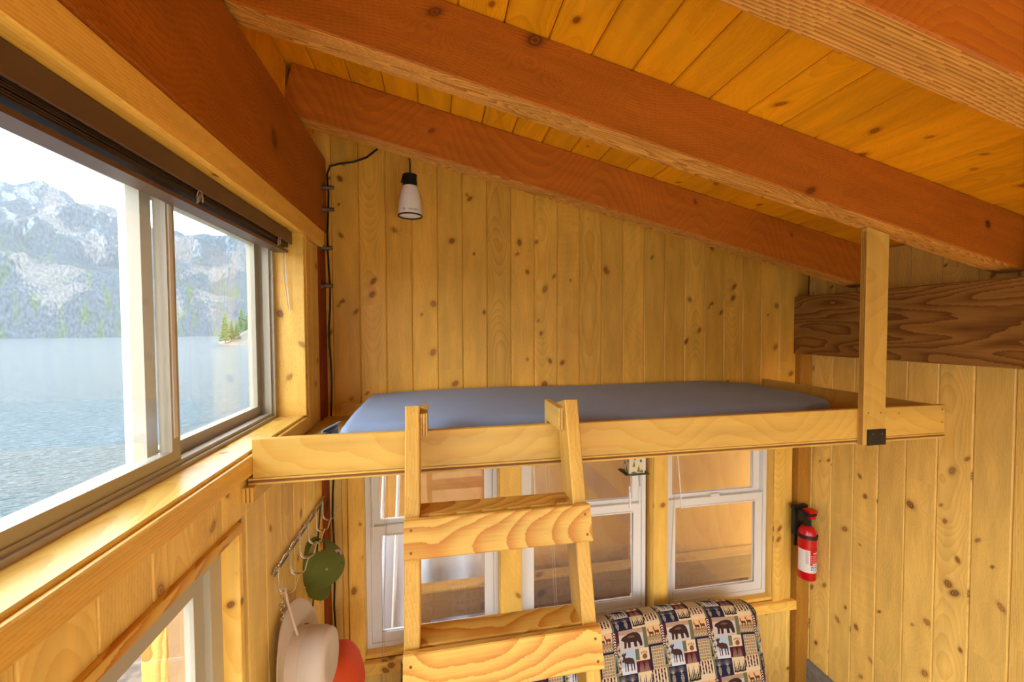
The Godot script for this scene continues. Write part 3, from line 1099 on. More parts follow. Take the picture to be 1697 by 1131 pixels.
	tag(put(self, "yard_ground", gb.mesh(), earth), "dark bare earth outside the back windows", "ground")
	var sheets := [[0.36, 1.30, 2.56, "plywood sheet standing outside the middle window"], [1.31, 2.4, 2.52, "plywood sheet standing outside the window nearest the fire extinguisher"]]
	for s in sheets:
		tag(board(self, "plywood_sheet", M.ply_raw, Vector3(s[0], FLOOR_Y, s[2]), Vector3(s[1], 0.2, s[2] + 0.02), 0, {"n": 4, "sw": 0.25, "strip": 2, "ch": 0.001}), s[3], "plywood")
	tag(board(self, "sill_timber", M.rough_post, Vector3(-0.2, -1.72, 2.40), Vector3(2.3, -1.55, 2.50), 0, {"n": 8, "sw": 0.2, "strip": 1, "ch": 0.006}), "horizontal timber lying outside along the foot of the plywood sheets", "timber")
	for k in 4:
		tag(board(self, "prop_block", M.rough_post, Vector3(-0.15 + 0.75 * k, FLOOR_Y - 0.01, 2.41), Vector3(-0.05 + 0.75 * k, -1.721, 2.49), 1, {"n": 8, "sw": 0.2, "strip": 2}), ["short timber block outside, nearest the lake", "short timber block outside, second from the lake", "short timber block outside, third from the lake", "short timber block outside, farthest from the lake"][k], "block", "blocks under the outdoor timber")
	tag(slab(self, "shade_roof", M.sheath, Vector3(-0.5, 0.25, DB + 0.17), Vector3(3.4, 0.30, 4.2)), "unseen roof added to shade the lean-to outside the back windows", "roof")  # out of view, added to keep sky light off the plywood
	var tarp := MB.new()
	var tr := []
	for i in 13:
		var line := []
		for j in 17:
			var u := j / 16.0
			var v := i / 12.0
			line.append(P(-0.55 + 0.88 * u, lerpf(-1.26, FLOOR_Y, v) - 0.1 * sin(u * 3.0), 2.78 - 0.28 * v + 0.03 * sin(u * 19.0 + v * 2.0) + 0.015 * sin(u * 43.0)))
		tr.append(line)
	tarp.grid(tr)
	tag(put(self, "tarpaulin", tarp.mesh(), M.tarp), "pale grey tarpaulin draped outside the window nearest the lake", "tarpaulin")
	tag(board(self, "chipboard_sheet", M.ply_raw, Vector3(-0.62, FLOOR_Y, 2.84), Vector3(0.35, -0.1, 2.86), 1, {"n": 4, "sw": 0.25, "strip": 1, "ch": 0.001}), "bright chipboard sheet standing behind the tarpaulin", "chipboard")
	var poles := [[-0.44, -0.40, "first thin pale pole from the lake side leaning outside the back window"], [-0.38, -0.30, "second thin pale pole from the lake side leaning outside the back window"], [-0.28, -0.22, "third thin pale pole from the lake side leaning outside the back window"], [-0.20, -0.08, "fourth thin pale pole from the lake side leaning outside the back window"]]
	for p in poles:
		tag(put(self, "leaning_pole", tube([P(p[0], FLOOR_Y, 2.33), P(p[1], -0.50, 2.60)], 0.011, 8), M.white_cord), p[2], "pole", "poles leaning outside the back window")


func rock_height(az: float, r: float, fn: FastNoiseLite) -> float:
	var across := rad_to_deg(az) + 25.9
	var hgt := 15.0 * smoothstep(0.2, 5.5, across) + 18.0 * smoothstep(4.0, 14.0, across)
	hgt *= pow(sin(PI * clampf((r - 318.0) / 152.0, 0.0, 1.0)), 0.6)
	var p := polar(az, r, 0)
	hgt += fn.get_noise_2d(p.x * 30.0, p.z * 30.0) * 3.0 * smoothstep(0.0, 2.0, across)
	return -0.6 + maxf(hgt, -0.2)


func conifer(label: String, az: float, r: float, h: float, base: float) -> void:
	var at := polar(az, r, LAKE + base)
	var t := thing("conifer", label, "tree", at, "conifers on the rocky point")
	put(t, "trunk", tube([at, at + Vector3(0, h * 0.9, 0)], 0.25, 6), M.post)
	var m := MB.new()
	var rr := RandomNumberGenerator.new()
	rr.seed = int(h * 100 + az * 1000)
	var tiers := 26
	for k in tiers:
		var q := k / float(tiers)
		var y := h * (0.14 + 0.86 * q)
		var wid := h * 0.22 * pow(1.0 - q, 0.75) + 0.15
		for b in 13:
			var an := rr.randf() * TAU
			var ln := wid * rr.randf_range(0.55, 1.1)
			var dir := Vector3(cos(an), 0, sin(an))
			var sd := dir.cross(Vector3.UP) * ln * 0.33
			var a := Vector3(0, y + h * 0.035, 0)
			var e := dir * ln + Vector3(0, y - ln * 0.35, 0)
			var c1 := dir * ln * 0.6 + sd + Vector3(0, y - ln * 0.25, 0)
			var c2 := dir * ln * 0.6 - sd + Vector3(0, y - ln * 0.25, 0)
			var nn := (dir + Vector3.UP * 1.2).normalized()
			m.tri(a, c1, e, nn, nn, nn)
			m.tri(a, e, c2, nn, nn, nn)
	put(t, "foliage", m.mesh(), M.get_or_add("needles", std(Color8(66, 100, 40), 0.9)), at)


func mountain_tex() -> ImageTexture:
	var w := 2048
	var h := 512
	var f := FastNoiseLite.new()
	f.seed = 12
	f.frequency = 0.012
	f.fractal_octaves = 5
	var a := f.get_image(w, h).get_data()
	f.seed = 33
	f.frequency = 0.05
	var b := f.get_image(w, h / 2)
	b.resize(w, h)
	var bd := b.get_data()
	f.seed = 51
	f.frequency = 0.3
	f.fractal_octaves = 2
	var c := f.get_image(w, h).get_data()
	var out := PackedByteArray()
	out.resize(w * h * 3)
	var wood_c := Color8(104, 114, 116)
	var green := Color8(104, 124, 84)
	var tan := Color8(150, 144, 134)
	var snow := Color8(172, 178, 184)
	for y in h:
		var t := y / float(h)
		for x in w:
			var i := y * w + x
			var n := a[i] / 255.0
			var n2 := bd[i] / 255.0
			var n3 := c[i] / 255.0
			var k := wood_c.lerp(green, clampf((n2 - 0.45) * 2.5, 0.0, 1.0) * clampf(1.2 - t * 3.0, 0.15, 1.0))
			k = k.lerp(tan, clampf((n - 0.56) * 6.0 + (n3 - 0.5) * 1.2, 0.0, 0.85))
			if t > 0.30:
				k = k.lerp(snow, clampf((n2 - 0.62 + (t - 0.3) * 0.3) * 4.0 + (n3 - 0.5), 0.0, 0.8))
			k = k * (0.72 + 0.56 * n3)
			out[i * 3] = clampi(int(k.r * 255), 0, 255)
			out[i * 3 + 1] = clampi(int(k.g * 255), 0, 255)
			out[i * 3 + 2] = clampi(int(k.b * 255), 0, 255)
	return ImageTexture.create_from_image(Image.create_from_data(w, h, false, Image.FORMAT_RGB8, out))


# ------------------------------------------------------------------ the loft bed
func plywood_board(parent: Node, nm: String, lo: Vector3, hi: Vector3, along: int, edge_y: float) -> MeshInstance3D:
	return board(parent, nm, M.ply, lo, hi, along, {"n": 4, "sw": 0.25, "strip": int(edge_y), "ch": 0.001})


func loft() -> void:
	var t := thing("loft_platform", "plywood loft bed platform with low edge boards, hung from the rafters", "loft bed", P(0.7, -0.412, 1.6))
	# deck of three visible plies
	for k in 3:
		board(t, "deck_ply", [M.ply, M.ply_dark, M.ply][k], Vector3(-0.4935, -0.412 + 0.006 * k, 1.177 - 0.001 * (k % 2)), Vector3(1.851, -0.4065 + 0.006 * k, 1.964), 0, {"n": 4, "sw": 0.25, "strip": 1, "ch": 0.0004})
	board(t, "front_board", M.ply, Vector3(XL + 0.001, -0.394, 1.177), Vector3(1.850, -0.289, 1.196), 0, {"n": 4, "sw": 0.25, "strip": 2, "ch": 0.002, "v": 0.0})
	board(t, "end_board", M.ply, Vector3(1.815, -0.394, 1.197), Vector3(1.834, -0.291, 1.995), 2, {"n": 4, "sw": 0.25, "strip": 3, "side": 0, "ch": 0.002})
	board(t, "back_strip", M.trim, Vector3(XL + 0.05, -0.394, 1.976), Vector3(1.814, -0.345, 1.995), 0, {"strip": 4})
	var post := board(t, "hanger_post", M.ply, Vector3(1.458, -0.412, 1.156), Vector3(1.552, 0.322, 1.1765), 1, {"n": 4, "sw": 0.25, "strip": 0, "ch": 0.001, "cut": [0.0205, -0.001], "v": 0.2})
	for k in 3:
		slab(post, "ply_layer", M.ply_dark, Vector3(1.4576, -0.412, 1.1595 + 0.005 * k), Vector3(1.4583, 0.33, 1.1612 + 0.005 * k))
	for p in [[1.478, -0.300], [1.531, -0.301], [1.64, -0.312], [1.838, -0.306], [1.838, -0.353]]:
		put(t, "screw", tube([P(p[0], p[1], 1.179 if p[0] > 1.6 else 1.158), P(p[0], p[1], 1.1763 if p[0] > 1.6 else 1.1552)], 0.0028, 8), M.ply_dark)
	var br := MB.new()
	br.box(Vector3(-0.0385, -0.0275, -0.0015), Vector3(0.0385, 0.0275, 0.0015))
	br.box(Vector3(-0.0385, -0.0275, -0.03), Vector3(0.0385, -0.0245, -0.0015))
	var bracket := put(t, "bracket", br.mesh(), M.black_metal, P(1.512, -0.386, 1.1535))
	for x in [1.494, 1.533]:
		put(bracket, "screw", tube([P(x, -0.374, 1.1525), P(x, -0.374, 1.1505)], 0.0035, 8), M.screw)
	var cl := thing("plywood_cleat", "plywood cleat under the loft platform on the lake-side wall", "cleat", P(-0.49, -0.453, 1.5))
	board(cl, "core", M.ply, Vector3(-0.501, -0.453, 1.158), Vector3(-0.474, -0.4125, 1.9), 2, {"n": 4, "sw": 0.25, "strip": 2, "ch": 0.001})
	for k in 2:
		slab(cl, "ply_layer", M.ply_dark, Vector3(-0.493 + 0.009 * k, -0.452, 1.1573), Vector3(-0.4905 + 0.009 * k, -0.4135, 1.1582))

	# mattress under a blue fitted sheet
	var mat := thing("mattress", "thin mattress in a smooth blue fitted sheet on the loft platform", "mattress", P(0.67, -0.394, 1.63))
	var half := Vector3(0.965, 0.052, 0.325)
	var sag := func(p: Vector3) -> Vector3:
		var q := p
		if p.y > 0:
			q.y += 0.006 * cos(p.x * 2.2) - 0.004 * sin(p.x * 5.0 + 1.0)
			q.y -= 0.010 * smoothstep(0.05, 0.325, p.z)
		# corners pulled in by the elastic
		var cx := smoothstep(0.72, 0.95, absf(p.x))
		q.z -= signf(p.z) * 0.05 * cx * smoothstep(0.1, 0.325, absf(p.z)) * (0.35 if p.x < 0 else 1.6)
		if p.z > 0.29:
			q.z += 0.0022 * sin(p.x * 240.0 + p.y * 60.0) * smoothstep(0.03, -0.03, p.y) * (1.0 - cx * 0.5)
		return q
	put(mat, "sheet", cushion(half, 0.038, Vector3i(190, 10, 26), Vector2(1, 1), sag), M.sheet, P(0.657, -0.339, 1.645))
	put(mat, "loose_corner", cushion(Vector3(0.013, 0.036, 0.050), 0.006, Vector3i(4, 6, 8), Vector2.ONE), M.vinyl, P(-0.336, -0.352, 1.385))
	put(mat, "corner_flap", tube([P(-0.349, -0.315, 1.335), P(-0.336, -0.312, 1.38), P(-0.318, -0.308, 1.43)], 0.0035, 6), M.sheet)


# ------------------------------------------------------------------ ladder
func ladder() -> void:
	# rails lean: depth of a rail's front edge at a height
	var lean := 0.255
	var front := func(y: float) -> float: return 1.104 + lean * (y + 0.204)
	var t := thing("loft_ladder", "home-made pine ladder of two rails and broad steps leaning on the loft", "ladder", P(0.16, FLOOR_Y, 0.75))
	var an := atan(lean)
	var bottom := FLOOR_Y + 0.01
	var long := (-0.214 - bottom) / cos(an)
	for s in 2:
		var m := board_mesh(Vector3(0.038, long, 0.086), {"n": 8, "sw": 0.2, "strip": [0, 2][s], "side": [2, 3][s], "ch": 0.003, "v": 0.1 + 0.3 * s})
		var ym := (-0.214 + bottom) / 2.0
		var i := put(t, "rail", m, M.fir, P([-0.0635, 0.378][s], ym, front.call(ym) + 0.043 / cos(an)))
		i.rotation.x = -an
		var h := MB.new()
		# hook block: over the top of the edge board and down behind it
		h.box(Vector3(-0.009, -0.034, -0.10), Vector3(0.009, 0.028, 0.05))
		h.box(Vector3(-0.009, -0.11, -0.10), Vector3(0.009, -0.035, -0.075))
		var hk := put(t, "hook_block", h.mesh(), M.ply, P([-0.0345, 0.349][s], -0.254, 1.155))
		for k in 2:
			slab(hk, "ply_layer", M.ply_dark, Vector3([-0.0395, 0.3445][s] + 0.008 * k, -0.2875, 1.1045), Vector3([-0.0375, 0.3465][s] + 0.008 * k, -0.2265, 1.1052))
	var steps := [[-0.469, 0.092, 4], [-0.750, 0.094, 6], [-0.999, 0.092, 5], [-1.228, 0.092, 7], [-1.481, 0.092, 4], [-1.734, 0.092, 6]]
	for k in steps.size():
		var y: float = steps[k][0]
		var hgt: float = steps[k][1]
		var d: float = front.call(y - hgt / 2.0)
		var st := Node3D.new()
		st.name = "step"
		t.add_child(st, true)
		st.position = P(0.158, y - hgt / 2.0, d) - t.position
		var fm := board_mesh(Vector3(hgt, 0.481, 0.024), {"n": 8, "sw": 0.2, "strip": steps[k][2], "ch": 0.003, "v": 0.3 + 0.17 * k})
		var fb := put(st, "face", fm, M.fir, P(0.158, y - hgt / 2.0, d - 0.012))
		fb.basis = Basis(Vector3(1, 0, 0), -an) * Basis(Vector3(0, -1, 0), Vector3(1, 0, 0), Vector3(0, 0, 1))
		board(st, "tread", M.fir, Vector3(-0.044, y - 0.040, d + 0.016), Vector3(0.3585, y - 0.002, d + 0.090), 0, {"n": 8, "sw": 0.2, "strip": 5 - k % 2, "ch": 0.003})
		for p in [[-0.065, 0.024], [-0.065, -0.026], [0.382, 0.024], [0.384, -0.024]]:
			var sc := put(st, "screw", tube([P(p[0], y - hgt / 2.0 + p[1], d - 0.0225 + lean * p[1]), P(p[0], y - hgt / 2.0 + p[1], d - 0.0252 + lean * p[1])], 0.0034, 8), M.screw)
			sc.set_meta("label", "countersunk screw head")


# ------------------------------------------------------------------ futon sofa
func futon() -> void:
	var t := thing("futon_sofa", "futon sofa in a woodland animal patchwork print under the back windows", "sofa", P(0.72, FLOOR_Y, 1.5))
	var fab := textured(print_tex(), Color(1, 1, 1), 0.9, 0.2)
	var lump := func(p: Vector3) -> Vector3:
		var q := p
		q.y += 0.012 * sin(p.x * 4.1 + 0.5) * (1.0 if p.y > 0 else 0.0)
		q.z += 0.010 * sin(p.x * 6.0 + p.y * 5.0)
		return q
	var back := put(t, "back_cushion", cushion(Vector3(0.905, 0.30, 0.075), 0.062, Vector3i(60, 20, 8), Vector2(3.9, 3.9), lump), fab, P(0.735, -1.735, 1.79))
	back.rotation = Vector3(-0.28, 0, 0)
	var seat := put(t, "seat_cushion", cushion(Vector3(0.905, 0.075, 0.33), 0.062, Vector3i(60, 8, 20), Vector2(3.9, 3.9)), fab, P(0.735, -1.90, 1.25))
	seat.rotation.x = 0.05
	for s in 2:
		var x: float = [-0.20, 1.655][s]
		board(t, "leg", M.fir, Vector3(x, FLOOR_Y, 0.98), Vector3(x + 0.05, -1.72, 1.05), 1, {"n": 8, "strip": 2})
		board(t, "leg", M.fir, Vector3(x, FLOOR_Y, 1.62), Vector3(x + 0.05, -1.99, 1.69), 1, {"n": 8, "strip": 2})
		board(t, "side_rail", M.fir, Vector3(x, -2.05, 1.05), Vector3(x + 0.05, -1.98, 1.62), 2, {"n": 8, "strip": 1})
	board(t, "slat_base", M.fir, Vector3(-0.15, -2.03, 0.99), Vector3(1.655, -1.99, 1.62), 0, {"n": 8, "strip": 1})


func poly(im: Image, pts: Array, c: Color, at: Vector2, s: Vector2) -> void:
	var pv := PackedVector2Array()
	for p in pts:
		pv.append(at + Vector2(p[0], p[1]) * s)
	var lo := pv[0]
	var hi := pv[0]
	for p in pv:
		lo = lo.min(p)
		hi = hi.max(p)
	for y in range(maxi(0, int(lo.y)), mini(im.get_height(), int(hi.y) + 2)):
		for x in range(maxi(0, int(lo.x)), mini(im.get_width(), int(hi.x) + 2)):
			if Geometry2D.is_point_in_polygon(Vector2(x + 0.5, y + 0.5), pv):
				im.set_pixel(x, y, c)


func print_tex() -> ImageTexture:
	var n := 512
	var im := Image.create(n, n, false, Image.FORMAT_RGB8)
	var cream := Color8(214, 190, 152)
	var navy := Color8(36, 38, 62)
	var brown := Color8(70, 46, 36)
	var olive := Color8(104, 104, 78)
	var maroon := Color8(84, 30, 40)
	var pale := Color8(190, 178, 170)
	var peach := Color8(216, 170, 122)
	im.fill(cream)
	var bear := [[0, .45], [.06, .3], [.16, .24], [.24, .2], [.4, .12], [.6, .08], [.78, .12], [.9, .25], [.95, .45], [.99, .75], [.98, .95], [.86, .95], [.84, .8], [.76, .62], [.72, .7], [.74, .95], [.6, .95], [.58, .66], [.44, .64], [.42, .95], [.3, .95], [.3, .66], [.26, .6], [.22, .95], [.12, .95], [.14, .6], [.1, .52]]
	var deer := [[.05, .3], [.1, .18], [.06, .02], [.14, .1], [.2, .0], [.2, .2], [.26, .36], [.4, .42], [.74, .4], [.84, .48], [.86, .66], [.84, .98], [.78, .98], [.76, .68], [.68, .64], [.66, .98], [.6, .98], [.6, .64], [.42, .64], [.4, .98], [.35, .98], [.34, .66], [.3, .98], [.25, .98], [.26, .6], [.18, .46], [.16, .34]]
	var moose := [[.0, .42], [.08, .34], [.1, .22], [.0, .16], [.02, .02], [.12, .1], [.16, .0], [.24, .08], [.34, .0], [.34, .12], [.24, .2], [.28, .3], [.5, .28], [.8, .36], [.9, .5], [.9, .98], [.82, .98], [.8, .66], [.7, .62], [.7, .98], [.62, .98], [.6, .62], [.44, .62], [.42, .98], [.35, .98], [.33, .62], [.26, .56], [.24, .98], [.18, .98], [.2, .56], [.14, .48], [.06, .52]]
	var tree := [[.5, 0], [.62, .2], [.56, .2], [.72, .42], [.62, .42], [.84, .68], [.66, .68], [1, .95], [.55, .95], [.55, 1], [.45, 1], [.45, .95], [0, .95], [.34, .68], [.16, .68], [.38, .42], [.28, .42], [.44, .2], [.38, .2]]
	# row 1: checks | pine cones | trees
	for j in 6:
		for i in 10:
			im.fill_rect(Rect2i(i * 16, j * 17, 16, 17), [navy, cream, Color8(150, 128, 104), cream][(i + 2 * (j % 2)) % 4] if j % 3 else [maroon, cream][i % 2])
	im.fill_rect(Rect2i(160, 0, 22, 150), olive)
	im.fill_rect(Rect2i(182, 0, 190, 150), navy)
	for k in 2:
		for q in 16:
			var an := -PI * (0.1 + 0.8 * q / 15.0)
			var c := Vector2(220 + 92 * k, 62)
			var e := c + Vector2(cos(an), sin(an)) * 58
			poly(im, [[c.x - 1.5, c.y], [c.x + 1.5, c.y], [e.x + 0.6, e.y], [e.x - 0.6, e.y]], Color8(176, 160, 132), Vector2.ZERO, Vector2.ONE)
		for j in 7:
			for i in 4:
				var wd: float = [10, 16, 19, 19, 16, 12, 6][j]
				poly(im, [[0, .2], [.5, 0], [1, .2], [.5, 1]], [cream, Color8(178, 152, 118)][(i + j) % 2], Vector2(222 + 92 * k - wd + i * wd * 0.5, 66 + j * 11), Vector2(wd * 0.5, 11))
	for k in 7:
		poly(im, tree, Color8(44, 40, 34), Vector2(378 + k * 19, 18 + 26 * ((k * 2) % 3)), Vector2(26, 120 - 26 * ((k * 2) % 3)))
	# row 2: deer with zigzag | chevrons | bear
	im.fill_rect(Rect2i(0, 150, 150, 110), peach)
	im.fill_rect(Rect2i(0, 232, 150, 28), Color8(160, 132, 96))
	poly(im, deer, brown, Vector2(6, 168), Vector2(78, 80))
	poly(im, deer, Color8(92, 60, 40), Vector2(66, 156), Vector2(82, 92))
	im.fill_rect(Rect2i(0, 260, 150, 44), Color8(150, 124, 92))
	for k in 5:
		poly(im, [[0, 1], [.5, .2], [1, 1], [1, .7], [.5, 0], [0, .7]], cream, Vector2(k * 30, 264), Vector2(30, 36))
	im.fill_rect(Rect2i(150, 150, 40, 200), navy)
	for k in 9:
		poly(im, [[0, .5], [.5, 0], [1, .5], [1, 1], [.5, .5], [0, 1]], cream, Vector2(156, 154 + k * 22), Vector2(28, 22))
	im.fill_rect(Rect2i(190, 150, 28, 100), maroon)
	im.fill_rect(Rect2i(218, 150, 294, 40), Color8(168, 138, 112))
	im.fill_rect(Rect2i(218, 190, 294, 130), pale)
	poly(im, bear, Color8(62, 42, 38), Vector2(236, 166), Vector2(220, 140))
	poly(im, [[0, .6], [.3, .3], [.7, .3], [1, .6], [.6, .8]], Color8(108, 80, 62), Vector2(300, 190), Vector2(90, 40))
	im.fill_rect(Rect2i(470, 150, 42, 170), olive)
	# row 3: moose | paw | squares | grass
	im.fill_rect(Rect2i(0, 304, 150, 20), navy)
	im.fill_rect(Rect2i(0, 324, 24, 188), navy)
	im.fill_rect(Rect2i(24, 324, 126, 188), Color8(196, 170, 128))
	for j in 7:
		for i in 5:
			im.fill_rect(Rect2i(30 + i * 24, 330 + j * 26, 15, 15), [brown, navy][(i + j) % 2])
			im.fill_rect(Rect2i(34 + i * 24, 334 + j * 26, 7, 7), cream)
	im.fill_rect(Rect2i(150, 350, 40, 162), Color8(128, 132, 112))
	poly(im, tree, Color8(40, 52, 40), Vector2(156, 360), Vector2(28, 130))
	im.fill_rect(Rect2i(190, 250, 28, 262), Color8(150, 126, 96))
	for j in 16:
		im.fill_rect(Rect2i(190 + 14 * (j % 2), 252 + j * 16, 14, 14), maroon if j % 3 == 0 else cream)
	im.fill_rect(Rect2i(218, 320, 150, 192), Color8(168, 182, 196))
	im.fill_rect(Rect2i(218, 450, 150, 62), Color8(202, 204, 206))
	poly(im, moose, Color8(74, 48, 38), Vector2(226, 330), Vector2(138, 160))
	im.fill_rect(Rect2i(368, 320, 40, 90), olive)
	im.fill_rect(Rect2i(408, 320, 104, 100), cream)
	poly(im, [[.2, .6], [.5, .4], [.85, .5], [.9, .85], [.5, 1], [.2, .85]], Color8(124, 84, 56), Vector2(424, 332), Vector2(70, 80))
	for k in 4:
		poly(im, [[0, .5], [.5, 0], [1, .5], [.5, 1]], Color8(124, 84, 56), Vector2(424 + k * 18, 336 + absf(k - 1.5) * 6), Vector2(13, 26))
	im.fill_rect(Rect2i(368, 420, 144, 92), maroon)
	for k in 12:
		poly(im, [[.4, 1], [.6, 1], [1.0 - 0.16 * (k % 6), 0]], Color8(160, 132, 108), Vector2(380 + k * 9, 424), Vector2(30, 86))
	return ImageTexture.create_from_image(im)


# ------------------------------------------------------------------ small things
func small_things() -> void:
	lantern()
	extinguisher()
	wind_chime()
	corner_cable()
	rack_and_hats()


func lantern() -> void:
	var base := P(-0.106, 0.50, 1.87)
	var t := thing("hanging_lantern", "white bell-shaped lantern with a black cap hanging from the rafter", "lantern", base)
	put(t, "shade", lathe([Vector2(0.0495, 0.004), Vector2(0.0525, 0.004), Vector2(0.0525, 0.004), Vector2(0.051, 0.03), Vector2(0.047, 0.07), Vector2(0.040, 0.105), Vector2(0.031, 0.133), Vector2(0.031, 0.133), Vector2(0.0, 0.134)], 36), M.lamp_white, base)
	put(t, "rim", lathe([Vector2(0.049, 0.0), Vector2(0.0535, 0.0), Vector2(0.0535, 0.0), Vector2(0.0535, 0.005), Vector2(0.0535, 0.005), Vector2(0.049, 0.005), Vector2(0.049, 0.005), Vector2(0.049, 0.0)], 36), M.black_metal, base)
	put(t, "diffuser", lathe([Vector2(0.0, 0.012), Vector2(0.049, 0.006)], 36), M.lamp_white, base)
	var cap := put(t, "cap", lathe([Vector2(0.0315, 0.128), Vector2(0.0315, 0.150), Vector2(0.0295, 0.172), Vector2(0.0315, 0.182), Vector2(0.0315, 0.182), Vector2(0.0, 0.183)], 28), M.black, base)
	put(cap, "clip", tube([base + Vector3(-0.026, 0.183, 0), base + Vector3(-0.031, 0.165, 0.008), base + Vector3(-0.036, 0.145, 0.004)], 0.004, 6), M.black)
	put(t, "cable", tube([base + Vector3(0.001, 0.18, 0), base + Vector3(0.001, 0.235, 0.005), base + Vector3(-0.004, 0.275, 0.035)], 0.0032, 8), M.black)
	# lettering wrapped on the shade
	var tm := TextMesh.new()
	var sf := SystemFont.new()
	sf.font_names = PackedStringArray(["Droid Sans"])
	tm.font = sf
	tm.text = "GOALZERO"
	tm.font_size = 32
	tm.pixel_size = 0.00026
	tm.depth = 0.0006
	wrap_text(t, "lettering", tm, base, 0.30, 0.0205)
	var ring := []
	for k in 17:
		var an := TAU * k / 16.0
		var ang := -0.30 + 0.0036 / 0.0515 * cos(an) + deg_to_rad(-10.0)
		ring.append(base + Vector3(sin(ang) * 0.0524, 0.0215 + 0.0036 * sin(an), cos(ang) * 0.0524))
	put(t, "emblem", tube(ring, 0.0006, 5), M.text_dark)
	var em2 := deg_to_rad(-10.0) - 0.30
	put(t, "emblem", tube([base + Vector3(sin(em2 - 0.05) * 0.0526, 0.019, cos(em2 - 0.05) * 0.0526), base + Vector3(sin(em2 + 0.05) * 0.0526, 0.024, cos(em2 + 0.05) * 0.0526)], 0.0006, 5), M.text_dark)


func wrap_text(parent: Node, nm: String, tm: TextMesh, base: Vector3, ang: float, y: float) -> void:
	var arr := tm.get_mesh_arrays()
	var v: PackedVector3Array = arr[Mesh.ARRAY_VERTEX]
	var nrm: PackedVector3Array = arr[Mesh.ARRAY_NORMAL]
	for i in v.size():
		var r := 0.0519 + v[i].z
		var a := ang + v[i].x / 0.0515
		nrm[i] = nrm[i].rotated(Vector3.UP, a)
		v[i] = Vector3(sin(a) * r, y + v[i].y, cos(a) * r)
	arr[Mesh.ARRAY_VERTEX] = v
	arr[Mesh.ARRAY_NORMAL] = nrm
	var am := ArrayMesh.new()
	am.add_surface_from_arrays(Mesh.PRIMITIVE_TRIANGLES, arr)
	put(parent, nm, am, M.text_dark, base)


